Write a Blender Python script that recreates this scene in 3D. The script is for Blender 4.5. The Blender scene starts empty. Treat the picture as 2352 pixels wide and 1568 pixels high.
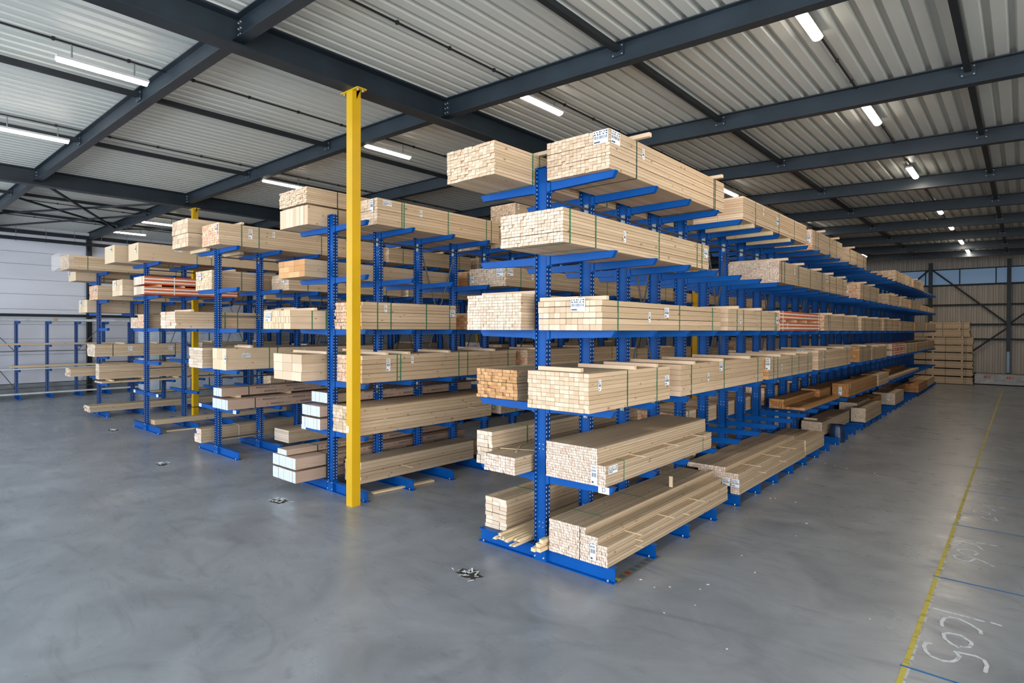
import bpy, math, random
from mathutils import Matrix, Vector
random.seed(7)
sc = bpy.context.scene
COL = sc.collection

# ---------------------------------------------------------------- camera
YAW, PIT, ROL = math.radians(40.94), math.radians(-0.55), math.radians(0.19)
fw = Vector((-math.sin(YAW)*math.cos(PIT), math.cos(YAW)*math.cos(PIT), math.sin(PIT)))
rt = Vector((math.cos(YAW), math.sin(YAW), 0)); up = rt.cross(fw)
rt, up = rt*math.cos(ROL)+up*math.sin(ROL), -rt*math.sin(ROL)+up*math.cos(ROL)
cam = bpy.data.cameras.new('camera'); camo = bpy.data.objects.new('camera', cam); COL.objects.link(camo)
M4 = Matrix(((rt.x, up.x, -fw.x, 0), (rt.y, up.y, -fw.y, 0), (rt.z, up.z, -fw.z, 2.95), (0, 0, 0, 1)))
camo.matrix_world = M4
cam.sensor_width = 36; cam.lens = 1355/2352*36; cam.shift_y = -15.5/2352
cam.clip_start = .05; cam.clip_end = 300
sc.camera = camo

# ---------------------------------------------------------------- world, daylight, exposure
w = bpy.data.worlds.new('world'); sc.world = w; w.use_nodes = True
bg = w.node_tree.nodes['Background']; bg.inputs[0].default_value = (.80, .89, 1, 1); bg.inputs[1].default_value = 2.2
sc.view_settings.view_transform = 'Standard'; sc.view_settings.look = 'None'
sc.view_settings.gamma = 1; sc.view_settings.use_curve_mapping = False
sc.view_settings.exposure = 0.2

def area(name, loc, rot, sx, sy, power, color, parent=None, spread=None):
    l = bpy.data.lights.new(name, 'AREA'); l.shape = 'RECTANGLE'; l.size = sx; l.size_y = sy
    l.energy = power; l.color = color
    if spread: l.spread = spread
    o = bpy.data.objects.new(name, l); COL.objects.link(o); o.location = loc; o.rotation_euler = rot
    if parent: o.parent = parent
    return o
R = math.radians
# daylight from unseen doors behind the camera, plus an added warm fill from the right
area('daylight_front_doors', (-13, -9.05, 3.4), (R(90), 0, 0), 30, 5.6, 2000, (.76, .88, 1.0))
area('side_fill_light', (8.1, -1.5, 3.2), (R(90), 0, R(90)), 11.6, 6, 1500, (1, .93, .84))  # added fill to brighten the right-hand faces, out of view

# ---------------------------------------------------------------- mesh helper
class MB:
    def __init__(s): s.v = []; s.f = []; s.m = []
    def add(s, vs, fs, m=0):
        n = len(s.v); s.v += vs
        for i, f in enumerate(fs):
            s.f.append([n+k for k in f]); s.m.append(m[i] if isinstance(m, (list, tuple)) else m)
    def box(s, x0, x1, y0, y1, z0, z1, m=0, me=None):
        vs = [(x0,y0,z0),(x1,y0,z0),(x1,y1,z0),(x0,y1,z0),(x0,y0,z1),(x1,y0,z1),(x1,y1,z1),(x0,y1,z1)]
        fs = [(0,3,2,1),(4,5,6,7),(0,1,5,4),(2,3,7,6),(1,2,6,5),(3,0,4,7)]
        e = m if me is None else me
        s.add(vs, fs, [m, m, e, e, m, m])
    def beam(s, p, q, wd, hg, m=0):     # bar of rectangular section between two points
        p, q = Vector(p), Vector(q); d = (q-p).normalized()
        u = Vector((0, 0, 1)) if abs(d.z) < .95 else Vector((1, 0, 0))
        a = d.cross(u).normalized()*wd/2; b = a.cross(d).normalized()*hg/2
        vs = [tuple(c) for P_ in (p, q) for c in (P_-a-b, P_+a-b, P_+a+b, P_-a+b)]
        s.add(vs, [(0,1,2,3),(7,6,5,4),(0,4,5,1),(1,5,6,2),(2,6,7,3),(3,7,4,0)], m)
    def tube(s, p, q, r0, r1=None, n=10, m=0, cap=True):
        r1 = r0 if r1 is None else r1
        p, q = Vector(p), Vector(q); d = (q-p).normalized()
        u = Vector((0, 0, 1)) if abs(d.z) < .95 else Vector((1, 0, 0))
        a = d.cross(u).normalized(); b = a.cross(d).normalized()
        vs = []
        for P_, r in ((p, r0), (q, r1)):
            for i in range(n):
                t = 2*math.pi*i/n; vs.append(tuple(P_+a*math.cos(t)*r+b*math.sin(t)*r))
        fs = [(i, (i+1) % n, n+(i+1) % n, n+i) for i in range(n)]
        if cap: fs += [tuple(range(n-1, -1, -1)), tuple(range(n, 2*n))]
        s.add(vs, fs, m)
    def prism(s, poly, ax, a0, a1, m=0):  # poly in the plane normal to ax
        def mk(u, v, a): return (a, u, v) if ax == 'x' else ((u, a, v) if ax == 'y' else (u, v, a))
        n = len(poly); vs = [mk(u, v, a0) for u, v in poly]+[mk(u, v, a1) for u, v in poly]
        fs = [(i, (i+1) % n, n+(i+1) % n, n+i) for i in range(n)]+[tuple(range(n-1, -1, -1)), tuple(range(n, 2*n))]
        s.add(vs, fs, m)
    def mesh(s, name, mats):
        me = bpy.data.meshes.new(name); me.from_pydata(s.v, [], s.f); me.update()
        for x in (mats if isinstance(mats, (list, tuple)) else [mats]): me.materials.append(x)
        me.polygons.foreach_set('material_index', s.m)
        return me
    def build(s, name, mats, parent=None, loc=(0, 0, 0), rz=0):
        return put(name, s.mesh(name, mats), parent, loc, rz)
def put(name, me, parent=None, loc=(0, 0, 0), rz=0):
    o = bpy.data.objects.new(name, me); COL.objects.link(o); o.location = loc; o.rotation_euler = (0, 0, rz)
    if parent: o.parent = parent
    return o
def empty(name, loc, rz=0):
    o = bpy.data.objects.new(name, None); COL.objects.link(o); o.location = loc; o.rotation_euler = (0, 0, rz)
    o.empty_display_size = .1
    return o
def tag(o, label, cat, group=None, kind=None):
    o['label'] = label; o['category'] = cat
    if group: o['group'] = group
    if kind: o['kind'] = kind
    return o
def struct(o, label=None):
    o['kind'] = 'structure'
    if label: o['label'] = label
    return o

# ---------------------------------------------------------------- materials
class NT:
    def __init__(s, name, rough=.6, metal=0, spec=.5):
        s.mat = bpy.data.materials.new(name); s.mat.use_nodes = True; s.t = s.mat.node_tree
        s.b = s.t.nodes['Principled BSDF']; s.b.inputs['Roughness'].default_value = rough
        s.b.inputs['Metallic'].default_value = metal; s.b.inputs['Specular IOR Level'].default_value = spec
    def n(s, typ, **kw):
        x = s.t.nodes.new(typ)
        for k, v in kw.items():
            if k.startswith('i_'): x.inputs[k[2:].replace('_', ' ')].default_value = v
            else: setattr(x, k, v)
        return x
    def l(s, a, b): s.t.links.new(a, b)
    def coord(s, scale=(1, 1, 1), kind='Object'):
        c = s.n('ShaderNodeTexCoord'); m = s.n('ShaderNodeMapping'); m.inputs['Scale'].default_value = scale
        s.l(c.outputs[kind], m.inputs[0]); return m.outputs[0]
    def noise(s, vec, scale, detail=3, rough=.5, dist=0):
        x = s.n('ShaderNodeTexNoise'); x.inputs['Scale'].default_value = scale; x.inputs['Detail'].default_value = detail
        x.inputs['Roughness'].default_value = rough; x.inputs['Distortion'].default_value = dist
        s.l(vec, x.inputs['Vector']); return x.outputs['Fac']
    def ramp(s, fac, stops, interp='LINEAR'):
        x = s.n('ShaderNodeValToRGB'); cr = x.color_ramp; cr.interpolation = interp
        while len(cr.elements) < len(stops): cr.elements.new(.5)
        for e, (p, c) in zip(cr.elements, stops):
            e.position = p; e.color = (c[0], c[1], c[2], 1) if isinstance(c, (tuple, list)) else (c, c, c, 1)
        s.l(fac, x.inputs[0]); return x.outputs[0]
    def mix(s, fac, a, b, mode='MIX'):
        x = s.n('ShaderNodeMix', data_type='RGBA', blend_type=mode)
        for i, v in ((0, fac), (6, a), (7, b)):
            if hasattr(v, 'links'): s.l(v, x.inputs[i])
            elif i == 0: x.inputs[0].default_value = v
            else: x.inputs[i].default_value = (v[0], v[1], v[2], 1)
        return x.outputs[2]
    def math(s, op, a, b=0.0, c=None):
        x = s.n('ShaderNodeMath', operation=op)
        for i, v in enumerate((a, b, c)):
            if v is None: continue
            if hasattr(v, 'links'): s.l(v, x.inputs[i])
            else: x.inputs[i].default_value = v
        return x.outputs[0]
    def col(s, c):
        if hasattr(c, 'links'): s.l(c, s.b.inputs['Base Color'])
        else: s.b.inputs['Base Color'].default_value = (c[0], c[1], c[2], 1)
        return s
    def bump(s, h, strength=.2, dist=.01):
        x = s.n('ShaderNodeBump'); x.inputs['Strength'].default_value = strength; x.inputs['Distance'].default_value = dist
        s.l(h, x.inputs['Height']); s.l(x.outputs[0], s.b.inputs['Normal'])
def plain(name, c, rough=.5, metal=0, spec=.5, var=.12, sc_=3):
    m = NT(name, rough, metal, spec); f = m.noise(m.coord(), sc_, 4)
    a = tuple(x*(1-var) for x in c); b = tuple(min(1, x*(1+var)) for x in c)
    m.col(m.ramp(f, [(.3, a), (.7, b)])); return m.mat

def wood(name, dark, light, knots=True, rough=.62, grain=.12):
    m = NT(name, rough, 0, .3)
    isl = m.n('ShaderNodeNewGeometry').outputs['Random Per Island']
    c = m.n('ShaderNodeTexCoord').outputs['Object']
    add = m.n('ShaderNodeVectorMath', operation='MULTIPLY_ADD')   # shift the grain from board to board
    comb = m.n('ShaderNodeCombineXYZ'); s7 = m.math('MULTIPLY', isl, 37.0)
    m.l(s7, comb.inputs[0]); m.l(s7, comb.inputs[1])
    add.inputs[1].default_value = (1, 1, 1); m.l(c, add.inputs[0]); m.l(comb.outputs[0], add.inputs[2])
    mp = m.n('ShaderNodeMapping'); mp.inputs['Scale'].default_value = (26, .9, 26); m.l(add.outputs[0], mp.inputs[0])
    g = m.noise(mp.outputs[0], 1.6, 4, .55, .6)
    base = m.mix(isl, dark, light)
    out = m.mix(m.ramp(g, [(.35, 0), (.75, 1)]), base, m.mix(.5, base, tuple(x*(1-grain*2.2) for x in dark)))
    if knots:
        mk = m.n('ShaderNodeMapping'); mk.inputs['Scale'].default_value = (10, 4.2, 10); m.l(add.outputs[0], mk.inputs[0])
        vo = m.n('ShaderNodeTexVoronoi'); vo.inputs['Scale'].default_value = 1.0; m.l(mk.outputs[0], vo.inputs['Vector'])
        k = m.ramp(vo.outputs['Distance'], [(.07, 1), (.14, 0)])
        out = m.mix(m.math('MULTIPLY', k, .85), out, (.22, .11, .045))
    m.col(out); return m.mat
def endgrain(name, a, b, stain=(.55, .3, .14), stainamt=.25, speck=None):
    m = NT(name, .75, 0, .2)
    isl = m.n('ShaderNodeNewGeometry').outputs['Random Per Island']
    c = m.coord()
    base = m.mix(isl, a, b)
    f = m.noise(c, 38, 3, .6)
    out = m.mix(m.math('MULTIPLY', m.ramp(f, [(.5, 0), (.78, 1)]), stainamt), base, stain)
    odd = m.math('FRACT', m.math('MULTIPLY', isl, 91.7))
    out = m.mix(m.math('MULTIPLY', m.ramp(odd, [(.9, 0), (1.0, 1)]), .35), out, stain)
    if speck:
        f2 = m.noise(c, 30, 4, .7, 1.2)
        out = m.mix(m.ramp(f2, [(.50, 0), (.56, .8)]), out, speck)
    m.col(out); return m.mat

W_SIDE = wood('spruce_side', (.50, .36, .225), (.67, .505, .345))
W_END = endgrain('spruce_end', (.58, .415, .275), (.80, .61, .44))
W_ENDW = endgrain('pale_end', (.60, .46, .34), (.80, .66, .52), (.6, .38, .2), .3)
W_ENDP = endgrain('pinkish_end', (.62, .46, .36), (.84, .70, .59), (.42, .24, .15), .45)
W_ENDR = endgrain('red_stamped_end', (.70, .50, .32), (.88, .70, .50), speck=(.62, .16, .07))
W_ENDS = endgrain('strand_end', (.64, .47, .29), (.82, .65, .45), (.42, .25, .12), .5)
W_SIDE_D = wood('dusty_side', (.40, .30, .20), (.56, .435, .30))
O_SIDE = wood('larch_side', (.34, .17, .065), (.50, .27, .11), grain=.15)
O_END = endgrain('larch_end', (.42, .19, .07), (.66, .33, .13), (.3, .12, .04), .3)
OO_END = endgrain('meranti_end', (.52, .25, .10), (.74, .42, .2), (.4, .16, .06), .25)
L_SIDE = wood('laminated_side', (.40, .275, .21), (.50, .36, .27), knots=False)
L_END = plain('white_sealed_end', (.60, .63, .68), .7, var=.05, sc_=20)
BATTEN = wood('batten_wood', (.66, .50, .30), (.80, .64, .42))
def stripe_mat():
    m = NT('orange_film', .45, 0, .4); f = m.noise(m.coord((1, .6, 3)), 9, 3)
    m.col(m.ramp(f, [(.3, (.50, .085, .025)), (.7, (.66, .14, .04))])); return m.mat
ORANGE_F = stripe_mat()
WHITE_F = plain('white_film', (.74, .64, .57), .5, var=.08, sc_=6)
BLUE = NT('rack_blue_paint', .45, 0, .2)
_f = BLUE.noise(BLUE.coord(), 2.2, 3)
BLUE.col(BLUE.ramp(_f, [(.3, (.0, .065, .29)), (.7, (.0, .082, .34))])); BLUE = BLUE.mat
def perforated():
    m = NT('rack_blue_perforated', .5, 0, .2)
    c = m.n('ShaderNodeTexCoord').outputs['Object']; sx = m.n('ShaderNodeSeparateXYZ'); m.l(c, sx.inputs[0])
    zz = m.math('ABSOLUTE', m.math('SUBTRACT', m.math('FRACT', m.math('MULTIPLY', sx.outputs[2], 18.5)), .5))
    yy = m.math('ABSOLUTE', m.math('SUBTRACT', m.math('ABSOLUTE', sx.outputs[1]), .029))
    hole = m.math('MULTIPLY', m.math('LESS_THAN', zz, .19), m.math('LESS_THAN', yy, .0065))
    m.col(m.mix(hole, (.0, .036, .17), (.55, .6, .66))); return m.mat  # pale dots paint light seen through the holes; flange blue darkened as shade
BLUEP = perforated()
ZINC = plain('galvanised_plate', (.24, .27, .27), .4, .6, var=.25, sc_=18)
BRACE = plain('brace_rod_grey', (.16, .165, .17), .4, .7, var=.15)
STEEL = plain('dark_steel_paint', (.017, .026, .035), .45, 0, .38, var=.22, sc_=1.6)
STEELT = plain('tie_tube_paint', (.012, .016, .02), .55, 0, .4, var=.2, sc_=2)
BOLT = plain('zinc_bolt', (.55, .58, .6), .35, .5)
YELLOW = plain('column_yellow_paint', (.62, .36, .005), .38, 0, .45, var=.06, sc_=2)
STRAP_G = plain('green_strap', (.02, .16, .075), .4, var=.2)
STRAP_D = plain('dark_strap', (.02, .055, .04), .4, var=.2)
STRAP_W = plain('white_strap', (.75, .7, .64), .5)
PAPER = plain('label_paper', (.80, .83, .86), .6, var=.04)
INK = plain('label_ink', (.06, .07, .1), .6)
INKR = plain('label_red_ink', (.5, .09, .04), .6)
INKG = plain('label_blue_ink', (.05, .1, .4), .6)
FILM = plain('plastic_wrap', (.60, .66, .76), .35, 0, .5, var=.12, sc_=4)
BLACK = plain('black_rubber', (.012, .013, .015), .5)
# ---------------------------------------------------------------- floor
def floor_mat():
    m = NT('coated_concrete', .4, 0, .5)
    c = m.coord()
    big = m.noise(c, .16, 4, .55, .4)
    mid = m.noise(c, .9, 5, .6, .8)
    fine = m.noise(c, 22, 4, .7)
    wob = m.n('ShaderNodeMapping'); wob.inputs['Scale'].default_value = (.55, 1.5, 1); wob.inputs['Rotation'].default_value = (0, 0, R(38))
    m.l(m.n('ShaderNodeTexCoord').outputs['Object'], wob.inputs[0])
    st = m.noise(wob.outputs[0], 1.0, 7, .62, 2.6)
    base = m.ramp(big, [(.3, (.188, .208, .236)), (.7, (.272, .297, .33))])
    base = m.mix(.55, base, m.ramp(mid, [(.28, (.125, .139, .158)), (.55, (.255, .279, .31)), (.8, (.37, .398, .436))]))
    base = m.mix(m.ramp(st, [(.55, 0), (.80, .5)]), base, (.085, .09, .10))
    base = m.mix(m.ramp(st, [(.18, .35), (.36, 0)]), base, (.30, .32, .345))
    base = m.mix(m.ramp(fine, [(.60, 0), (.85, .4)]), base, (.10, .10, .105))
    # thin tyre scuffs
    sc1 = m.n('ShaderNodeTexWave', wave_type='RINGS'); sc1.inputs['Scale'].default_value = .13
    sc1.inputs['Distortion'].default_value = 11; sc1.inputs['Detail'].default_value = 2.5; sc1.inputs['Detail Scale'].default_value = .35
    m.l(c, sc1.inputs['Vector'])
    line = m.ramp(sc1.outputs['Fac'], [(.0, .22), (.003, 0)])
    line = m.mix(1.0, line, m.ramp(m.noise(c, .45, 2), [(.5, 0), (.62, 1)]), 'MULTIPLY')
    base = m.mix(line, base, (.06, .065, .075))
    m.col(base)
    m.l(m.ramp(st, [(.25, .22), (.7, .40)]), m.b.inputs['Roughness'])
    m.bump(m.noise(c, 5, 3), .05, .01)
    return m.mat
b = MB(); b.box(-32.4, 8, -9, 42.6, -.2, 0); struct(b.build('floor', floor_mat()))

# ---------------------------------------------------------------- ceiling deck: one folded sheet, ribs running away from the front
def zb(X):   # underside of the roof beams
    if X > -8.43: return 6.98-(X+8.43)*.0275
    if X > -12: return 6.98+(-8.43-X)*.014
    if X > -20.9: return 7.03
    return 7.03-(-20.9-X)*.009
BH = .33
DECK = NT('galvanised_roof_deck', .45, .1, .5)
_c = DECK.coord((1.2, .5, 1)); _f = DECK.noise(_c, 1.2, 3)
_g = DECK.noise(DECK.coord(), .5, 3)
DECK.col(DECK.mix(.5, DECK.ramp(_f, [(.3, (.55, .56, .52)), (.7, (.63, .64, .60))]), DECK.ramp(_g, [(.3, (.56, .57, .53)), (.7, (.62, .63, .59))])))
DECK = DECK.mat
b = MB(); X = -32.6; prof = []
while X < 8:
    z = zb(X)+BH
    prof += [(X, z+.012), (X+.145, z+.012), (X+.175, z+.082), (X+.23, z+.082), (X+.26, z+.012)]; X += .26
# soft stiffening groove in each lower flange
n = len(prof)
ys = [-9, 42.7]
b.v = [(x, y, z) for y in ys for x, z in prof]
for i in range(n-1):
    b.f.append([i, i+1, n+i+1, n+i]); b.m.append(0)
b2 = MB(); b2.v = b.v; b2.f = b.f; b2.m = b.m
ce = b2.build('ceiling', DECK); struct(ce)
b = MB()
for a0, a1 in ((-32.6, -20.9), (-20.9, -8.43), (-8.43, 8)):
    z0, z1 = zb(a0)+BH+.16, zb(a1)+BH+.16
    b.add([(a0,-9,z0),(a1,-9,z1),(a1,42.7,z1),(a0,42.7,z0),(a0,-9,z0+.15),(a1,-9,z1+.15),(a1,42.7,z1+.15),(a0,42.7,z0+.15)],
          [(0,3,2,1),(4,5,6,7),(0,1,5,4),(2,3,7,6),(1,2,6,5),(3,0,4,7)])
struct(b.build('ceiling_insulation', DECK))

# ---------------------------------------------------------------- walls
def panel_mat():
    m = NT('white_sandwich_panel', .5, 0, .4); f = m.noise(m.coord((1, .3, 1)), 1.2, 3)
    m.col(m.ramp(f, [(.3, (.60, .61, .67)), (.7, (.70, .71, .765))])); return m.mat
PANEL = panel_mat()
PLINTH = plain('concrete_plinth', (.22, .24, .25), .8, var=.15)
def left_wall():
    b = MB(); js = [.55, 1.16, 1.78, 2.46, 3.08, 3.74, 4.38, 5.01, 5.67, 6.19, 6.8, 7.6]
    for a, c in zip(js, js[1:]): b.box(-32.55, -32.4, -9, 42.6, a+.006, c-.006)
    b.box(-32.56, -32.43, -9, 42.6, .5, 7.6, 1)
    b.box(-32.6, -32.36, -9, 42.6, -.1, .53, 2)
    return b.build('wall_left', [PANEL, STEELT, PLINTH])
struct(left_wall())
CLAD = NT('ribbed_cladding', .5, 0, .4); _f = CLAD.noise(CLAD.coord((1, 1, .2)), 2, 3)
CLAD.col(CLAD.ramp(_f, [(.3, (.44, .40, .35)), (.7, (.54, .49, .43))])); CLAD = CLAD.mat
def ribbed(x0, x1, z0, z1, y):
    v = []; X = x0
    while X < x1: v += [(X, y), (X+.12, y), (X+.15, y+.04), (X+.21, y+.04)]; X += .24
    b = MB(); n = len(v); b.v = [(x, yy, z0) for x, yy in v]+[(x, yy, z1) for x, yy in v]
    for i in range(n-1): b.f.append([i, i+1, n+i+1, n+i]); b.m.append(0)
    b.box(x0, x1, y+.06, y+.2, z0, z1)
    return b
b = ribbed(-32.4, 8, .5, 5.6, 42.62)
t2 = ribbed(-32.4, 8, 6.5, 7.6, 42.62); b.add(t2.v, t2.f, 0)
b.box(-32.4, 8, 42.6, 42.8, -.1, .57, 1)
struct(b.build('wall_back', [CLAD, STEELT]))
LOUV = NT('window_daylight', .3); LOUV.col((.2, .32, .5))
_c = LOUV.n('ShaderNodeTexCoord').outputs['Object']; _s = LOUV.n('ShaderNodeSeparateXYZ'); LOUV.l(_c, _s.inputs[0])
_w = LOUV.math('FRACT', LOUV.math('MULTIPLY', _s.outputs[2], 13.0))
_e = LOUV.ramp(_w, [(.0, (.006, .01, .018)), (.4, (.03, .055, .09)), (1, (.065, .11, .17))])
LOUV.l(_e, LOUV.b.inputs['Emission Color']); LOUV.b.inputs['Emission Strength'].default_value = 1.0; LOUV = LOUV.mat
b = MB(); b.box(-32.4, 8, 42.66, 42.72, 5.6, 6.5); wn = struct(b.build('window_1', LOUV))
b = MB()
for X in [x*1.62-32 for x in range(25)]: b.box(X, X+.05, 42.58, 42.66, 5.6, 6.5)
b.box(-32.4, 8, 42.55, 42.66, 5.52, 5.62); b.box(-32.4, 8, 42.58, 42.66, 6.46, 6.52)
b.build('window_frame', STEELT, wn)
b = MB(); b.box(8, 8.2, 4.4, 42.8, -.1, 7.6); b.box(8, 8.2, -9, -7.4, -.1, 7.6); b.box(8, 8.2, -7.4, 4.4, 6.3, 7.6); struct(b.build('wall_right', CLAD))  # opening left in this unseen wall for the added side light

# girts, wind bracing and columns of the back wall
for i, z in enumerate((4.42, 3.3, 2.47)):
    b = MB(); b.box(-32.3, 7.9, 42.5, 42.6, z-.05, z+.05)
    tag(b.build('wall_girt', STEELT), f'{("upper","middle","lower")[i]} dark horizontal steel rail on the far ribbed wall', 'rail', 'rails of the far wall')
for i, X in enumerate((-4.17, -.63, 2.9)):
    b = MB()
    b.box(X-.09, X+.09, 42.26, 42.28, 0, 6.9); b.box(X-.09, X+.09, 42.46, 42.48, 0, 6.9); b.box(X-.01, X+.01, 42.28, 42.46, 0, 6.9)
    tag(b.build('wall_column', STEEL), ('dark steel wall column left of the far brace, beside the tall timber stack',
        'dark steel wall column at the far right where the braces meet', 'dark steel column of the far wall, rightmost one')[i], 'column', 'columns of the far wall')
for i, (p, q) in enumerate((((-4.1, 6.5), (-.63, 3.3)), ((-.63, 3.15), (-4.1, .1)), ((-.63, 3.3), (2.9, 6.5)), ((-4.25, 6.5), (-5.6, 5.2)))):
    b = MB(); b.beam((p[0], 42.4, p[1]), (q[0], 42.4, q[1]), .07, .09)
    tag(b.build('wall_brace', STEELT), ('diagonal steel brace running down right across the far wall', 'diagonal steel brace running down left behind the timber stack',
        'diagonal steel brace rising right from the far right column', 'short diagonal brace left of the far wall column')[i], 'brace', 'braces of the far wall')
b = MB(); b.box(-.70, -.57, 42.24, 42.255, .65, 1.8)  # pale colour stands in for daylight through a slit by the column
tag(b.build('daylight_slit', plain('painted_daylight_blue', (.3, .42, .62), .4)), 'pale blue painted slit of daylight at the foot of the far right column', 'strip')

# left wall: columns, dark rails and the hanging pipe
for i, Y in enumerate((7.7, 15.54, 23.4)):
    b = MB(); X = -32.25
    b.box(X-.1, X+.1, Y-.09, Y-.08, 0, 7.0); b.box(X-.1, X+.1, Y+.08, Y+.09, 0, 7.0); b.box(X-.01, X+.01, Y-.08, Y+.08, 0, 7.0)
    tag(b.build('wall_column', STEEL), ('nearest', 'second', 'third')[i]+' dark steel column standing against the white left wall', 'column', 'columns of the left wall')
b = MB(); b.box(-32.38, -32.24, -9, 42.5, 6.96, 7.12)
tag(b.build('eave_rail', STEELT), 'dark steel eave rail along the top of the white left wall', 'rail')
b = MB(); b.box(-32.38, -32.3, -9, 42.5, 3.42, 3.54)
tag(b.build('wall_rail', STEELT), 'dark horizontal rail halfway up the white left wall', 'rail')
t = tag(empty('hanging_pipe', (-31.5, 2, 6.65)), 'long dark pipe hung on thin rods below the left eave', 'pipe')
b = MB(); b.tube((0, -10, 0), (0, 40, 0), .075, n=12); b.build('pipe', STEELT, t)
for k in range(12):
    b = MB(); b.tube((0, 1.65+k*1.0-.65, .05), (0, 1.65+k*1.0-.65, .52), .008, n=6); b.box(-.02, .02, .98+k, 1.02+k, -.11, -.04)
    b.build('hanger', ZINC, t)

# ---------------------------------------------------------------- roof steel
YK = [3.78+3.92*k for k in range(10)]
GA, GC = -8.43, -20.95
ORD = ['nearest', 'second', 'third', 'fourth', 'fifth', 'sixth', 'seventh', 'eighth', 'ninth', 'tenth', 'eleventh', 'twelfth']
def ibeam_x(knots, Y, wf=.17):
    b = MB()
    for a, c in zip(knots, knots[1:]):
        za, zc = zb(a), zb(c)
        for (y0, y1, h0, h1) in ((-wf/2, wf/2, 0, .014), (-wf/2, wf/2, BH-.014, BH), (-.005, .005, .014, BH-.014)):
            b.add([(a, Y+y0, za+h0), (c, Y+y0, zc+h0), (c, Y+y1, zc+h0), (a, Y+y1, za+h0), (a, Y+y0, za+h1), (c, Y+y0, zc+h1), (c, Y+y1, zc+h1), (a, Y+y1, za+h1)],
                  [(0,3,2,1),(4,5,6,7),(0,1,5,4),(2,3,7,6),(1,2,6,5),(3,0,4,7)])
    return b
for k, Y in enumerate(YK):
    for j, (kn, side) in enumerate((((7.9, 3, -1, -4.6, GA+.02), 'right'), ((GA-.02, -10, -12, -16.5, GC+.02), 'middle'), ((GC-.02, -24.4, -28.1, -32.2), 'left'))):
        if j == 2 and k > 6: continue
        kn = kn[::-1]
        t = tag(empty('roof_beam', (0, 0, 0)), f'{ORD[k]} dark steel cross beam under the roof, {side} span', 'beam', 'cross beams of the roof')
        b = ibeam_x(kn, Y); b.build('flanged_section', STEEL, t)
        if k < 4:
            for xe, sg in ((kn[-1], -1), (kn[0], 1)):
                if abs(xe-GA) > .1 and abs(xe-GC) > .1: continue
                b = MB(); z = zb(xe); xa, xc = sorted((xe, xe+sg*.15))
                b.box(xa, xc, Y-.013, Y-.005, z+.03, z+BH-.03)
                for zz in (.08, .165, .25):
                    for xx in (.045, .11): b.tube((xe+sg*xx, Y-.013, z+zz), (xe+sg*xx, Y-.028, z+zz), .013, n=6, m=1)
                b.build('bolted_end_plate', [STEEL, BOLT], t)
for X, nm, y1 in ((GA, 'right', 42.5), (GC, 'left', 42.5)):
    z = zb(X); b = MB(); wf = .15; lo = -.1
    b.box(X-wf, X+wf, -9, y1, z+lo, z+lo+.02); b.box(X-wf, X+wf, -9, y1, z+BH-.02, z+BH+.005); b.box(X-.006, X+.006, -9, y1, z+lo+.02, z+BH-.02)
    tag(b.build('roof_girder', STEEL), f'deep dark steel girder running lengthwise over the {nm} row of yellow columns', 'girder', 'lengthwise roof girders')
TX = [-.69, -4.6, -12.45, -16.5, -24.35, -28.1]
tube_proto = None
XN = ['on the far right', 'second from the right', 'third from the right', 'fourth from the right', 'fifth from the right', 'nearest the left wall']
for k in range(10):
    ya = YK[k-1] if k else -.14
    for j, X in enumerate(TX):
        if (j >= 2 and k > 5) or (j >= 4 and k > 3): continue
        t = empty('tie_tube', (X, ya, zb(X)+.235))
        if tube_proto is None:
            b = MB(); b.box(-.045, .045, .06, 3.86, -.045, .045); m1 = b.mesh('square_tube', STEELT)
            m2 = []
            for y, s in ((.02, 1), (3.90, -1)):
                b = MB()
                b.box(-.10, .10, y-.006, y+.006, -.10, .075); b.box(-.03, .03, min(y, y+s*.06), max(y, y+s*.06), -.03, .03)
                for xx in (-.075, .075):
                    for zz in (-.08, .045): b.tube((xx, y-.014, zz), (xx, y+.014, zz), .011, n=6, m=1)
                m2.append(b.mesh('bolted_bracket', [STEEL, BOLT]))
            tube_proto = (m1, m2)
        put('square_tube', tube_proto[0], t); [put('bolted_bracket', q, t) for q in tube_proto[1]]
        tag(t, f'dark square tie tube in the {ORD[k]} roof bay, {XN[j]}', 'tie tube', 'tie tubes between the roof beams')
# roof bracing near the left wall
for i, (p, q) in enumerate((((GC-.2, 3.9, 7.10), (-28.1, 7.6, 7.02)), ((GC-3.4, 7.6, 7.1), (-31.9, 3.9, 6.98)), ((GC-3.4, 3.9, 7.1), (-28.1, 7.6, 7.06)), ((-28.1, 3.9, 7.06), (GC-.3, 7.6, 7.12)), ((-28.1, 7.8, 7.0), (GC-3.4, 11.5, 7.1)))):
    b = MB(); b.beam(p, q, .06, .06)
    tag(b.build('roof_brace', STEELT), ['long dark diagonal tie crossing the left roof bay', 'dark diagonal tie ending over the left wall', 'thin dark diagonal tie between two left tie tubes', 'dark diagonal tie rising to the left girder', 'dark diagonal tie in the second left roof bay'][i], 'brace', 'diagonal ties under the left roof')

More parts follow.
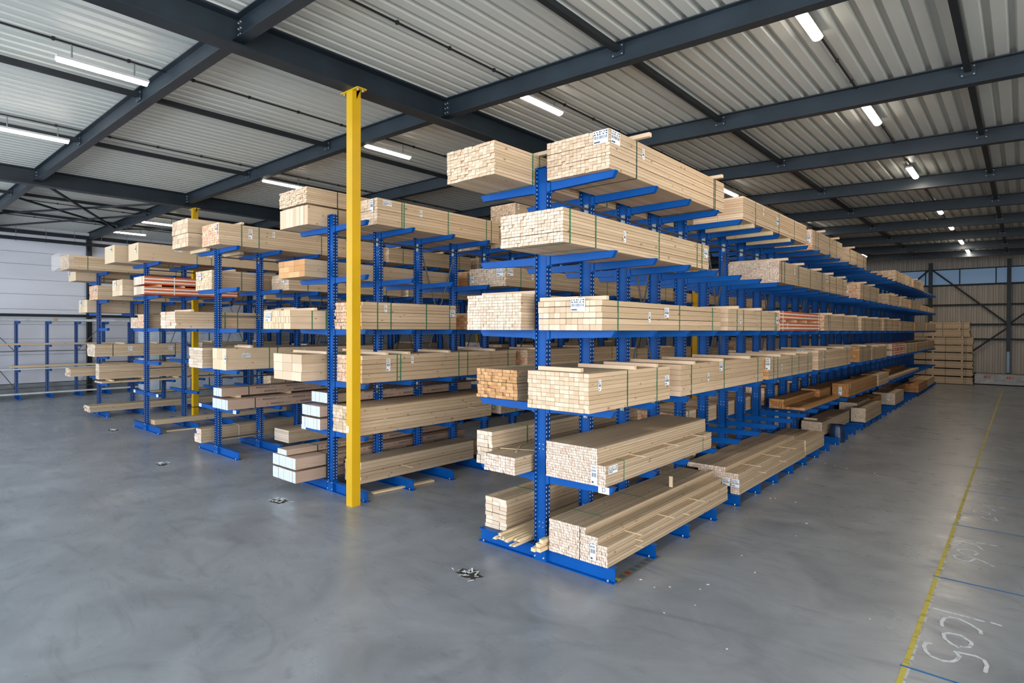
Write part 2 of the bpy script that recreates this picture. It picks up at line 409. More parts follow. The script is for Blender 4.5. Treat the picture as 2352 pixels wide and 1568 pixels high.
# yellow columns
def ycol(X, Y, h, lab):
    t = tag(empty('yellow_column', (X, Y, 0)), lab, 'column', 'yellow steel columns')
    b = MB(); a = .082; b.box(-a, a, -a, a, 0, h-.02); b.build('shaft', YELLOW, t)
    b = MB(); b.box(-.24, .24, -.09, .09, h-.02, h)
    for xx in (-.19, .19):
        for yy in (-.05, .05): b.tube((xx, yy, h-.045), (xx, yy, h-.02), .016, n=6, m=1)
        b.add([(math.copysign(a, xx), 0, h-.15), (math.copysign(a, xx), 0, h-.02), (xx, 0, h-.02)], [(0, 1, 2), (2, 1, 0)], 0)
    b.build('head_plate', [YELLOW, BOLT], t)
    return t
c1 = ycol(GA, 5.69, zb(GA)-.1, 'yellow steel column in the foreground, in front of the second rack row')
b = MB(); b.box(-.075, -.015, -.086, -.083, 1.22, 1.33); b.box(-.046, -.041, -.0875, -.0855, 1.245, 1.305, 1); b.box(-.056, -.036, -.0875, -.0855, 1.295, 1.303, 1)
b.build('number_card', [PAPER, INK], c1)
c2 = ycol(GC, 7.96, zb(GC)-.1, 'yellow steel column between the fourth and fifth rack rows on the left')
b = MB(); b.box(-.084, .084, -.084, .084, .30, .325); b.build('black_band', BLACK, c2)
ycol(GA, 19.25, zb(GA)-.1, 'second yellow column, glimpsed behind the nearest rack row')
ycol(GA, 32.8, zb(GA)-.1, 'third yellow column, far back behind the nearest rack row')
ycol(GC, 21.5, zb(GC)-.1, 'far yellow column behind the third rack row')

# ---------------------------------------------------------------- lamps on their conduits
LAMPE = NT('lamp_diffuser', .4); LAMPE.col((.9, .9, .9)); LAMPE.b.inputs['Emission Color'].default_value = (1, .93, .82, 1)
LAMPE.b.inputs['Emission Strength'].default_value = 26; LAMPE = LAMPE.mat
LHOUS = plain('lamp_housing', (.55, .56, .56), .4)
def lampmesh():
    L = 1.25; b = MB(); b.prism([(-.075, .0), (.075, .0), (.06, .045), (-.06, .045)], 'y', 0, L)
    h = b.mesh('lamp_housing', LHOUS)
    b = MB(); pr = [(-.07, 0)]+[(.07*-math.cos(math.pi*i/8), -.05*math.sin(math.pi*i/8)) for i in range(1, 8)]+[(.07, 0)]
    b.prism(pr[::-1], 'y', .015, L-.015); d = b.mesh('diffuser', LAMPE)
    return h, d
LM = lampmesh()
def lamp(X, Y, lab, power=34, dz=.06):
    t = tag(empty('ceiling_lamp', (X, Y, 7.05)), lab, 'lamp', 'linear lamps under the roof')
    put('lamp_housing', LM[0], t); put('diffuser', LM[1], t)
    for y in (.2, 1.05):
        b = MB(); b.tube((0, y, .045), (0, y, zb(X)+BH-7.05), .012, n=6); b.build('bracket', ZINC, t)
    area('lamp_light', (0, .62, -.06), (0, 0, 0), .1, 1.2, power, (1, .83, .62), t)
    return t
rows = [(-2.22, 'far right lamp line', [7.84, 12.36, 17.8, 24.2, 28.4, 33.6, 37.8]),
        (-6.68, 'lamp line left of the far right one', [7.84, 16.9, 26.2, 36.5]),
        (-11.15, 'lamp line left of the foreground column', [2.25, 7.84, 17.4]),
        (-15.95, 'lamp line over the third rack row', [2.2, 7.84]),
        (-21.1, 'lamp line beside the left girder', [2.3, 7.86]),
        (-25.7, 'lamp line over the fifth rack row', [7.84]),
        (-29.3, 'lamp line nearest the left wall', [7.84])]
for X, nm, ysl in rows:
    b = MB(); z = zb(X)+BH-.005; b.box(X-.012, X+.012, -4, 42.4, z-.025, z)
    for k in range(46): b.box(X-.022, X+.022, -3.8+k, -3.76+k, z-.035, z+.012)
    tag(b.build('lamp_conduit', BLACK), f'thin black clipped conduit on the roof deck, {nm}', 'conduit', 'conduits feeding the lamps')
    for i, Y in enumerate(ysl):
        near = X < -10
        lamp(X, Y, f'{ORD[i]} glowing linear lamp on the {nm}', power=(34 if X > -10 else 16))
# ---------------------------------------------------------------- cantilever racks
LV = [.18, 1.11, 2.0, 2.935, 3.865, 4.79]
RC = {1: -4.64, 2: -9.47, 3: -14.31, 4: -19.11, 5: -23.76}
HW = 1.08; Y0R = 5.95
def upright_mesh(h, wx=.09):
    b = MB(); wy = .048
    b.box(-wx, -wx+.008, -wy, wy, 0, h, 1); b.box(wx-.008, wx, -wy, wy, 0, h, 1)
    b.box(-wx+.008, wx-.008, -.006, .006, 0, h, 0)
    b.box(-wx+.001, wx-.001, -wy+.002, wy-.002, h, h+.006, 0)
    for x in (-.02, .02):
        for z in (.42, .48, 1.42, 1.48, h-.62, h-.56): b.tube((x-.02 if x < 0 else x, -.006, z), (x-.02 if x < 0 else x, -.0085, z), .007, n=8, m=2)
    return b.mesh('upright', [BLUE, BLUEP, BOLT])
def base_mesh(xl, xr):
    b = MB()
    b.box(xl, xr, -.045, .045, .168, .18); b.box(xl, xr, -.055, .055, 0, .012); b.box(xl+.002, xr-.002, -.005, .005, .012, .168)
    for x in (-.098, .098):
        b.box(x-.004, x+.004, -.06, .045, .012, .21)
        for z in (.05, .17): b.tube((x-.028*(1 if x > 0 else -1), -.045, z), (x-.028*(1 if x > 0 else -1), -.062, z), .012, n=6, m=1)
    b.box(-.094, .094, -.052, -.046, .012, .17)
    for x in (xl+.08, xr-.08): b.tube((x, -.035, .012), (x, -.035, .03), .012, n=6, m=1)
    return b.mesh('base_beam', [BLUE, BOLT])
def arm_mesh(s, L=.985):
    b = MB(); X = lambda x: s*x
    # tapered channel: web towards the front, flanges pointing back, slanted tip plate
    pts = [(0, -.102), (L-.045, -.080), (L, -.002), (L, 0), (0, 0)]
    def plate(poly, y0, y1):
        b.prism([(X(u), v) for u, v in (poly if s > 0 else poly[::-1])], 'y', y0, y1, 0)
    plate(pts, -.032, -.027)
    plate([(0, -.102), (L-.045, -.080), (L-.045, -.075), (0, -.097)], -.027, .03)
    plate([(0, -.005), (L, -.005), (L, 0), (0, 0)], -.036, .032)
    plate([(L-.05, -.080), (L-.044, -.080), (L, -.002), (L-.008, -.002)], -.034, .032)
    # hooked root plate on the upright
    x0, x1 = sorted((X(0), X(.012))); b.box(x0, x1, -.046, .046, -.125, .012, 0)
    x0, x1 = sorted((X(.0), X(.05))); b.box(x0, x1, -.046, -.041, -.11, .0, 0); b.box(x0, x1, .041, .046, -.11, .0, 0)
    for z in (-.1, -.01):
        b.tube((X(.012), -.03, z), (X(.022), -.03, z), .009, n=6, m=1); b.tube((X(.012), .03, z), (X(.022), .03, z), .009, n=6, m=1)
    return b.mesh('arm', [BLUE, BOLT])
ARM = {1: arm_mesh(1), -1: arm_mesh(-1)}
UP5 = upright_mesh(5.0); BASE2 = base_mesh(-HW, HW)
def plate_mesh():
    b = MB(); b.box(-.035, .035, -.012, 0, -.075, .075)
    for z in (-.05, 0, .05): b.tube((0, -.012, z), (0, -.02, z), .01, n=6, m=1)
    return b.mesh('brace_plate', [ZINC, BOLT])
PLATE = plate_mesh()
TEXTS = {}
def letter(txt, size, parent, loc, rz, mat=None, name='printed_letter', shear=0, align='CENTER', bold=0):
    cu = bpy.data.curves.new(name, 'FONT'); cu.body = txt; cu.size = size; cu.align_x = align; cu.align_y = 'CENTER'
    cu.extrude = .0004; cu.shear = shear; cu.offset = bold; cu.materials.append(mat or INK); cu.resolution_u = 3
    key = (txt, size, (mat or INK).name, shear, align, bold)
    if key not in TEXTS:
        tmp = bpy.data.objects.new('tmp_text', cu); COL.objects.link(tmp); dg = bpy.context.evaluated_depsgraph_get(); dg.update()
        me = bpy.data.meshes.new_from_object(tmp.evaluated_get(dg)); bpy.data.objects.remove(tmp); me.name = name
        TEXTS[key] = me
    bpy.data.curves.remove(cu)
    o = bpy.data.objects.new(name, TEXTS[key]); COL.objects.link(o); o.parent = parent; o.location = loc; o.rotation_euler = (R(90), 0, rz)
    return o
RN = {1: 'nearest', 2: 'second', 3: 'third', 4: 'fourth', 5: 'fifth'}
def rack(row, N, skip=(), extra=()):
    t = tag(empty('cantilever_rack', (RC[row], Y0R, 0)), f'blue double-sided cantilever rack, {["", "nearest row, on the right", "second row, behind the yellow column", "third row from the right", "fourth row from the right", "fifth row, leftmost double one"][row]}', 'rack', 'blue cantilever rack rows')
    arms = []
    for k in range(N):
        put('upright', UP5, t, (0, k, 0)); put('base_beam', BASE2, t, (0, k, 0))
        if k: 
            for z in (4.62, 1.78): put('brace_plate', PLATE, t, (-.0, k-.012, z))
        for s in (1, -1):
            for L in range(1, 6):
                if (s, L) in skip: continue
                arms.append((k, s, LV[L]))
            for s2, z in extra:
                if s2 == s: arms.append((k, s, z))
    for i, (k, s, z) in enumerate(arms):
        if i < 98: put('arm', ARM[s], t, (s*.09, k, z))
    rest = arms[98:]
    if rest:
        me = {}
        b = MB()
        for k, s, z in rest:
            a = ARM[s]; n = len(b.v)
            b.v += [(v.co.x+s*.09, v.co.y+k, v.co.z+z) for v in a.vertices]
            for p in a.polygons: b.f.append([n+q for q in p.vertices]); b.m.append(p.material_index)
        o = b.build('arm', [BLUE, BOLT], t); o['kind'] = 'stuff'
    for z in (4.62, 1.78):
        b = MB(); b.tube((.03, .04, z), (.03, N-1, z), .017, n=8); b.build('brace_tube', BRACE, t)
    for k in range(2, N-1, 3):
        for p, q in (((1.9), (4.5)), ((4.5), (1.9))):
            b = MB(); b.tube((.045 if p < q else .07, k+.04, p), (.045 if p < q else .07, k+.96, q), .015, n=8); b.build('diagonal_brace', BRACE, t)
    return t
r1_ = rack(1, 34); r2_ = rack(2, 20); r3_ = rack(3, 18); r4_ = rack(4, 12)
r5_ = rack(5, 10, skip=[(-1, L) for L in range(1, 6)], extra=[(-1, 4.52), (-1, 3.46), (-1, 2.35), (-1, 1.28)])
for rk, s, z, txt in ((r1_, 1, 1.11, 'D'), (r2_, -1, 1.11, 'E'), (r3_, -1, 1.11, 'A'), (r3_, 1, 1.11, 'B'), (r4_, -1, 1.11, 'C'), (r4_, 1, 1.11, 'C')):
    b = MB(); x = s*(HW-.14); b.box(x-.075, x+.075, -.0375, -.036, z-.085, z-.005)
    sg = b.build('arm_sign', PAPER, rk)
    letter(txt, .075, sg, (x, -.038, z-.045), 0, name='printed_letter')
for z in (.35, 3.23):
    b = MB(); b.tube((.03, .04, z), (.03, .96, z), .017, n=8); b.build('brace_tube', BRACE, r3_); put('brace_plate', PLATE, r3_, (0, .988, z))

# single-sided rack on the left wall
WX = -31.72
t = tag(empty('wall_rack', (WX, 5.03, 0)), 'lower blue single-sided cantilever rack against the white left wall', 'rack')
UP3 = upright_mesh(3.22); WB = base_mesh(-.1, 1.0); A2 = arm_mesh(1, .62)
for k in range(-2, 5):
    put('upright', UP3, t, (0, k*1.03, 0)); put('base_beam', WB, t, (0, k*1.03, 0))
    for z in (3.2, 2.22, 1.2): put('arm', A2, t, (.09, k*1.03, z))
for z in (1.95, .4):
    b = MB(); b.tube((.03, -2, z), (.03, 4.15, z), .017, n=8); b.build('brace_tube', BRACE, t)
for k in (-1, 2):
    for p, q in ((.4, 1.9), (1.95, 3.1)):
        b = MB(); up_ = k != 2
        b.tube((.05, k*1.03+.05, q if up_ else p), (.05, (k+1)*1.03-.05, p if up_ else q), .015, n=8); b.build('diagonal_brace', BRACE, t)
b = MB(); b.tube((WX+.4, 0, 3.27), (WX+.4, 8.4, 3.27), .06, n=12); b.tube((WX+.52, .4, 3.255), (WX+.52, 9.0, 3.255), .048, n=12)
fo = tag(b.build('foil_bundle', plain('silver_foil_wrap', (.62, .66, .70), .3, .3, var=.15, sc_=5)), 'long silver-wrapped tube bundle lying on top of the left wall rack', 'tube bundle')
b = MB(); b.box(WX+.32, WX+.6, 6.2, 6.3, 3.2, 3.36); b.build('cardboard_collar', plain('cardboard', (.45, .30, .18), .8), fo)
for nm, x, y0, y1, z, h, mt, lab in (('timber_strip', .35, 2, 8.6, 2.225, .07, W_SIDE, 'long thin brown timber strip on the upper arms of the wall rack'),
        ('timber_strip', .35, 4.75, 8.9, 1.29, .09, W_SIDE, 'thin brown timber strip on the lower arms of the wall rack'),
        ('white_profile', .42, 2, 8.4, 1.205, .05, LHOUS, 'long white metal profile under the lower brown strip on the wall rack'),
        ('grey_profile', .5, 2, 9.6, .185, .06, LHOUS, 'long grey profile lying on the base of the wall rack')):
    b = MB(); b.box(WX+x, WX+x+.16, y0, y1, z, z+h); tag(b.build(nm, mt), lab, 'profile' if 'profile' in nm else 'timber strip')

# wrapped panel packs on and beside the wall rack
def wrapped(x0, x1, y0, y1, z0, z1, lab, text, front=None, mat=None, inkm=None, axis='x', group=None):
    t = tag(empty('wrapped_panel_pack', (x0, y0, z0)), lab, 'wrapped pack', group)
    b = MB(); w_, d_, h_ = x1-x0, y1-y0, z1-z0; r = .03
    b.prism([(r, 0), (w_-r, 0), (w_, r), (w_, h_-r), (w_-r, h_), (r, h_), (0, h_-r), (0, r)][::-1], 'y', 0, d_)
    b.build('plastic_wrap', mat or FILM, t)
    for y in ([.5, d_/2, d_-.5] if axis == 'x' else []):
        b = MB(); b.box(-.004, w_+.004, y-.02, y+.02, -.004, 0); b.box(-.004, w_+.004, y-.02, y+.02, h_, h_+.004); b.box(w_, w_+.004, y-.02, y+.02, 0, h_); b.box(-.004, 0, y-.02, y+.02, 0, h_)
        b.build('strap', STRAP_D, t)
    return t, w_, d_, h_
for z0, z1, lab in ((2.26, 3.0, 'white plastic-wrapped panel pack, topmost of the stack by the left wall'), (1.32, 2.16, 'white plastic-wrapped panel pack, middle of the stack by the left wall'), (.12, 1.22, 'white plastic-wrapped panel pack, lowest of the stack by the left wall')):
    p, w_, d_, h_ = wrapped(-31.0-.0, -29.75, 9.3, 14.6, z0, z1, lab, 'SODURA', group='wrapped panel packs by the left wall')
    for y in (.9, 2.3, 3.7): letter('SODURA', .2, p, (w_+.002, y, h_-.17), R(90), bold=.004)
    for y in (.9, 2.3, 3.7):
        b = MB(); b.box(w_, w_+.002, y-.35, y+.2, h_-.32, h_-.305); b.build('printed_rule', INK, p)
    o = letter('SODURA', .15, p, (.85, -.002, h_/2), 0); o.rotation_euler = (R(90), R(-90), 0)
    b = MB(); b.box(.1, .16, .1, d_-.1, -.1, 0); b.box(w_-.2, w_-.1, .1, d_-.1, -.1, 0); b.build('bearer', BATTEN, p)
p, w_, d_, h_ = wrapped(-2.03, 1.6, 41.2, 42.1, .05, .58, 'white-wrapped panel pack with red print on the floor at the far wall', '', axis='y', mat=plain('grey_white_film', (.46, .46, .48), .5, var=.2, sc_=3))
for x in (.55, 1.5, 2.6): letter('451', .22, p, (x, -.003, h_-.16), 0, mat=INKR, bold=.006)
for x in (.85, 1.8):
    b = MB(); b.box(x, x+.45, -.002, 0, h_-.30, h_-.285); b.box(x, x+.38, -.002, 0, h_-.36, h_-.35); b.build('printed_rule', INK, p)

# ---------------------------------------------------------------- timber packs
def tag_mesh(w_, h_, bars, wide):
    b = MB(); rnd = random.Random(3)
    b.box(-w_/2, w_/2, -.0015, 0, -h_/2, h_/2)
    y = h_/2-.012
    for ln in range(2):
        x = -w_/2+.008
        while x < w_/2-.02:
            L = rnd.uniform(.006, .016)*w_/.12; b.box(x, x+L, -.0022, -.0015, y-h_*.10, y, 1); x += L+rnd.uniform(.003, .018)*w_/.12
        y -= h_*.17
    x = -w_/2+.01
    while x < w_/2-.012:
        L = rnd.uniform(.0015, .004)*w_/.12; b.box(x, x+L, -.0022, -.0015, y-h_*.22, y, 1); x += L+rnd.uniform(.0015, .004)*w_/.12
    b.box(-w_/2+.01, -w_/2+w_*.45, -.0022, -.0015, -h_/2+.012, -h_/2+.012+h_*.11, 1)
    return b.mesh('paper_tag', [PAPER, INK])
TAGS = {'A': tag_mesh(.20, .155, 1, 1), 'B': tag_mesh(.055, .13, 1, 0), 'C': tag_mesh(.13, .13, 1, 1), 'D': tag_mesh(.20, .09, 1, 1), 'E': tag_mesh(.085, .22, 1, 0)}
STY = {  # side material, end material, board width, board height
    'plain': (W_SIDE, W_END), 'pale': (W_SIDE, W_ENDW), 'pink': (W_SIDE_D, W_ENDP), 'red': (W_SIDE, W_ENDR), 'strand': (W_SIDE, W_ENDS),
    'larch': (O_SIDE, O_END), 'meranti': (W_SIDE_D, OO_END), 'lam': (L_SIDE, L_END), 'dusty': (W_SIDE_D, W_ENDW)}
NAMES = {'plain': 'spruce', 'pale': 'pale-ended spruce', 'pink': 'fine-cut spruce', 'red': 'red-stamped spruce', 'strand': 'knotty-ended spruce',
         'larch': 'orange-brown larch', 'meranti': 'reddish-ended timber', 'lam': 'white-ended laminated', 'stripe': 'orange-and-white striped', 'dusty': 'dusty spruce'}
def boards(b, x0, x1, y1, z0, z1, bw, bh, rnd, gap=.0028, jit=.006, y0=0, layer_gaps=()):
    nx = max(1, round((x1-x0)/bw)); nz = max(1, round((z1-z0)/bh)); dw = (x1-x0)/nx; dh = (z1-z0)/nz
    sep = set(layer_gaps)
    for j in range(nz):
        ox = rnd.uniform(-.004, .004)
        for i in range(nx):
            if 0 < i < nx-1 and 0 < j < nz-1: ex = .02
            a = x0+i*dw+gap/2+(ox if 0 < i < nx-1 else rnd.uniform(-.003, .003)); jy = abs(rnd.gauss(0, jit))
            g2 = .012 if j in sep else gap
            b.box(a, a+dw-gap, y0+jy-jit, y1-abs(rnd.gauss(0, jit)), z0+j*dh+g2/2+rnd.uniform(0, .0008), z0+(j+1)*dh-gap/2, 0, 1)
def pack(x0, x1, y0, y1, z0, h, style='plain', bw=.1, bh=.05, label='', group=None, straps=None, batt=(), tags=(), blocks=None,
         seps=(), strapm=None, jit=.006, under=None, name='timber_pack', laths=()):
    W, L = x1-x0, y1-y0; z0 += .0015
    t = tag(empty(name, (x0, y0, z0)), label, 'timber pack', group)
    rnd = random.Random(int(abs(x0*977+y0*131+z0*57)))
    b = MB()
    if style == 'stripe':
        hh = (h-.05)/2
        for zb_ in (0, hh+.05):
            n = 5; dh = hh/n
            for i in range(n):
                b.box(0, W, 0, L, zb_+i*dh, zb_+(i+1)*dh-.001, 0 if i % 2 else 1, 2)
            for i in range(8): b.box(W*i/8+.001, W*(i+1)/8-.001, -.012+rnd.uniform(0, .01), 0, zb_, zb_+hh, 2)
        b.build('board_stack', [WHITE_F, ORANGE_F, W_ENDW], t)
        for y in [.35+i*(L-.7)/3 for i in range(4)]:
            b = MB(); b.box(.02, W-.01, y, y+.08, hh, hh+.05, 0, 0); b.build('spacer_batten', BATTEN, t)
        strapm = STRAP_W
    else:
        side, end = STY[style]
        for (bx0, bx1, bz0, bz1, by0, by1) in (blocks or [(0, W, 0, h, 0, L)]):
            boards(b, bx0, bx1, by1, bz0, bz1, bw, bh, rnd, jit=jit, y0=by0, layer_gaps=seps)
        b.build('board_stack', [side, end], t)
    far = y0 > 17
    if straps is None:
        straps = [.45, L-.45] if L < 3 else [.42, .58, L*.5, L-.5]
        if rnd.random() < .4: straps = [.5, L*.5, L-.45]
    if not blocks and straps:
        for y in straps:
            b = MB(); e = .003; wv = .011
            b.box(-e, W+e, y-wv, y+wv, -.0012, 0); b.box(-e, W+e, y-wv, y+wv, h, h+e)
            b.box(-e, 0, y-wv, y+wv, 0, h); b.box(W, W+e, y-wv, y+wv, 0, h)
            b.build('strap', strapm or STRAP_G, t)
    elif blocks and straps:
        for y in straps:
            bl = max(blocks, key=lambda q: (q[1]-q[0])*(q[3]-q[2])); e = .003; wv = .006
            b = MB(); b.box(bl[0]-e, bl[1]+e, y-wv, y+wv, bl[3], bl[3]+e); b.box(bl[1], bl[1]+e, y-wv, y+wv, bl[2], bl[3]); b.build('strap', strapm or STRAP_G, t)
    for q in batt:
        y, ov = q[0], q[1]; zt = q[2] if len(q) > 2 else h
        b = MB(); b.box(-.02 if len(q) < 4 else q[3], W+ov, y, y+.06, zt+.003, zt+.05, 0, 1); b.build('top_batten', [BATTEN, W_END], t)
    for q in tags:
        kd, face, a, z = q
        if face == 'F': put('paper_tag', TAGS[kd], t, (a, -.016, z), 0)
        else: put('paper_tag', TAGS[kd], t, (W+.004, a, z), R(90))
    for y, xs, z in laths:
        b = MB(); b.box(xs-.35, xs+.13, y, y+.018, z, z+.009); b.build('spacer_lath', BATTEN, t)
    if under:
        for y in under:
            b = MB(); b.box(.01, W-.01, y, y+.09, -.07, 0); b.build('bearer', BATTEN, t)
    return t
# ---------------------------------------------------------------- what lies on the racks
SN = {1: 'right side', -1: 'left side'}
LN = ['floor level', 'lowest arms', 'second arm level', 'third arm level', 'fourth arm level', 'top arms']
made = {}
PK = ['front', 'second', 'third', 'fourth', 'fifth', 'sixth', 'seventh', 'eighth', 'ninth', 'tenth', 'eleventh', 'twelfth']
def P_(row, s, L, x0, x1, y0, y1, h, style='plain', bw=.1, bh=.05, z=None, lab=None, **kw):
    """one pack on a rack: row, side, level, extents in metres"""
    k = made.get((row, s, L), 0); made[(row, s, L)] = k+1
    z = LV[L] if z is None else z
    x0, x1 = (max(x0, RC[row]+.096), x1) if s > 0 else (x0, min(x1, RC[row]-.096))
    lb = lab or f'{NAMES[style]} timber pack, {RN[row]} rack row, {SN[s]}, {LN[L]}, {PK[k]} along'
    return pack(x0, x1, y0, y1, z, h, style, bw, bh, label=lb, group=f'timber packs on the {RN[row]} rack row', **kw)
B3 = lambda *a: [(y, .12) for y in a]
# ---- nearest row, right side, top arms
P_(1, 1, 5, -4.49, -3.59, 5.83, 9.24, .46, 'plain', .0565, .0385, straps=[.62, 3.0, 3.05], strapm=STRAP_D, seps=(4, 8), batt=[(.56, .2), (3.0, .12)], tags=[('A', 'F', .79, .375), ('A', 'S', .12, .375), ('B', 'S', .78, .33)], jit=.006, lab='spruce timber pack with two barcode labels at its corner, foremost on the top arms')
P_(1, 1, 5, -4.42, -3.55, 9.96, 13.75, .39, 'plain', .45, .039, straps=[.6, 1.9, 2.9], strapm=STRAP_D, tags=[('B', 'S', 1.0, .28), ('C', 'S', 1.8, .22)], under=[.5, 1.5, 2.6], lab='pack of wide spruce planks on the top arms, just behind the foremost pack')
P_(1, 1, 5, -4.5, -3.67, 14.7, 17.65, .46, 'red', .1, .05, strapm=STRAP_D, straps=[.3, .5, 1.6, 2.3], tags=[('E', 'F', .76, .27)], batt=B3(.6, 2.0))
P_(1, 1, 5, -4.5, -3.67, 18.1, 20.85, .42, 'plain', .1, .05, strapm=STRAP_D, batt=B3(.4), tags=[])
P_(1, 1, 5, -4.45, -3.64, 26.0, 30.2, .41, 'plain', .12, .05, strapm=STRAP_D, lab='golden timber pack far down the top arms of the nearest rack row')
P_(1, 1, 5, -4.45, -3.6, 30.5, 33.85, .34, 'red', .1, .05, strapm=STRAP_D, batt=B3(.3, 1.4, 2.4))
P_(1, 1, 5, -4.4, -3.7, 34.2, 38.4, .07, 'plain', .15, .035, strapm=STRAP_D)
# fourth arm level
P_(1, 1, 4, -4.53, -3.65, 5.02, 8.80, .365, 'pale', .042, .037, straps=[.12, .62, 2.15, 3.35, 3.52], seps=(3,), tags=[('B', 'S', 1.25, .20), ('C', 'S', 3.65, .24)], jit=.008, lab='finely sawn pale-ended timber pack jutting out foremost on the fourth arm level')
P_(1, 1, 4, -4.55, -3.56, 11.93, 15.40, .42, 'pink', .03, .03, straps=[.15, .35, 1.3, 2.2, 3.2], strapm=STRAP_D, batt=B3(.1, 1.2, 2.6), tags=[('B', 'S', 1.0, .28)], lab='wide finely sawn timber pack on the fourth arm level, second from the front')
P_(1, 1, 4, -4.5, -3.6, 15.5, 17.85, .42, 'plain', .09, .05, strapm=STRAP_D, batt=B3(.3, 1.6), tags=[('C', 'S', .2, .3)])
P_(1, 1, 4, -4.5, -3.65, 19.86, 22.85, .47, 'red', .11, .05, strapm=STRAP_D, batt=B3(.2, 1.5), tags=[('E', 'F', .5, .3)])
P_(1, 1, 4, -4.5, -3.7, 25.0, 27.6, .38, 'plain', .11, .05, strapm=STRAP_D, batt=B3(.3, 1.2))
P_(1, 1, 4, -4.5, -3.7, 27.8, 30.0, .40, 'plain', .1, .05, strapm=STRAP_D, batt=B3(.5))
P_(1, 1, 4, -4.5, -3.7, 30.5, 33.8, .42, 'meranti', .1, .05, strapm=STRAP_D)
P_(1, 1, 4, -4.5, -3.7, 34.1, 36.8, .30, 'plain', .1, .05, strapm=STRAP_D)
P_(1, 1, 4, -4.5, -3.7, 37.0, 39.3, .28, 'plain', .1, .05, strapm=STRAP_D)
# third arm level (eye height)
P_(1, 1, 3, -4.54, -3.62, 5.73, 9.22, .35, 'plain', .085, .07, straps=[.35, 2.0, 3.15], seps=(2, 4), tags=[('A', 'F', .60, .30), ('B', 'S', 1.12, .17), ('C', 'S', 1.6, .24)], batt=[(.03, -.35, .352, -.0), (.09, .0, .352, .25)], jit=0.009, lab='spruce timber pack with a barcode label on its front, eye-level arms of the nearest row')
P_(1, 1, 3, -4.5, -3.62, 9.51, 12.15, .35, 'plain', .12, .07, straps=[.4, .7, 1.6, 2.4, 2.47], tags=[('B', 'S', .55, .18), ('C', 'S', 2.5, .2)], batt=B3(.1, 1.2))
P_(1, 1, 3, -4.5, -3.62, 12.2, 15.2, .39, 'stripe', straps=[.2, 2.9], tags=[('B', 'S', .5, .09)], lab='orange-and-white striped panel pack at eye level on the nearest row, larger one')
P_(1, 1, 3, -4.5, -3.62, 15.6, 19.5, .38, 'red', .12, .045, strapm=STRAP_D, batt=B3(.2, 1.5, 3.0), jit=.05)
P_(1, 1, 3, -4.5, -3.62, 19.9, 23.2, .38, 'plain', .12, .045, strapm=STRAP_D, batt=B3(.2, 1.8))
P_(1, 1, 3, -4.5, -3.62, 23.6, 27.0, .40, 'plain', .12, .045, strapm=STRAP_D, batt=B3(.2, 2.6))
P_(1, 1, 3, -4.5, -3.62, 27.2, 31.0, .38, 'meranti', .12, .045, strapm=STRAP_D)
P_(1, 1, 3, -4.5, -3.62, 31.3, 35.1, .38, 'meranti', .12, .045, strapm=STRAP_D, tags=[('E', 'F', .6, .2)])
P_(1, 1, 3, -4.5, -3.62, 35.4, 39.3, .36, 'plain', .12, .045, strapm=STRAP_D)
# second arm level
P_(1, 1, 2, -4.54, -3.66, 5.53, 7.53, .45, 'plain', .07, .05, straps=[.85, 1.62], tags=[('B', 'S', .22, .31), ('C', 'S', 1.90, .26)], batt=[(.1, -.18, .45, .08), (.92, .05, .45, .1), (1.55, .02, .45, .1)], jit=.006, lab='broad spruce timber pack foremost on the second arm level, battens on top')
P_(1, 1, 2, -4.54, -3.66, 7.87, 11.36, .45, 'plain', .3, .08, straps=[.35, 1.6, 3.2], tags=[('B', 'S', .95, .22), ('C', 'S', 1.45, .36)], batt=B3(.15, 1.2, 2.4), under=[])
P_(1, 1, 2, -4.54, -3.66, 11.67, 14.75, .43, 'meranti', .12, .07, straps=[.3, .55, 1.5, 2.0, 2.7], tags=[('E', 'F', .72, .3), ('E', 'F', .87, .3), ('B', 'S', .8, .2)], batt=B3(.3, 1.3, 2.2))
P_(1, 1, 2, -4.54, -3.66, 15.26, 18.73, .47, 'plain', .15, .07, straps=[.6, 3.0], strapm=STRAP_D, tags=[('A', 'F', .5, .4), ('E', 'S', .5, .3)], batt=B3(.2, 2.0))
P_(1, 1, 2, -4.54, -3.66, 19.9, 21.7, .46, 'meranti', .1, .07, strapm=STRAP_D, tags=[('A', 'F', .55, .4)], batt=B3(.3))
P_(1, 1, 2, -4.54, -3.66, 21.8, 24.5, .42, 'plain', .1, .07, strapm=STRAP_D, batt=B3(.3, 1.6))
P_(1, 1, 2, -4.6, -3.66, 25.6, 28.8, .45, 'stripe', lab='orange-and-white striped panel pack far down the nearest row, smaller looking one')
P_(1, 1, 2, -4.6, -3.66, 29.0, 32.0, .40, 'plain', .1, .05, strapm=STRAP_D)
P_(1, 1, 2, -4.6, -3.66, 32.2, 36.0, .40, 'meranti', .1, .05, strapm=STRAP_D)
P_(1, 1, 2, -4.6, -3.66, 36.2, 39.3, .42, 'meranti', .1, .05, strapm=STRAP_D)
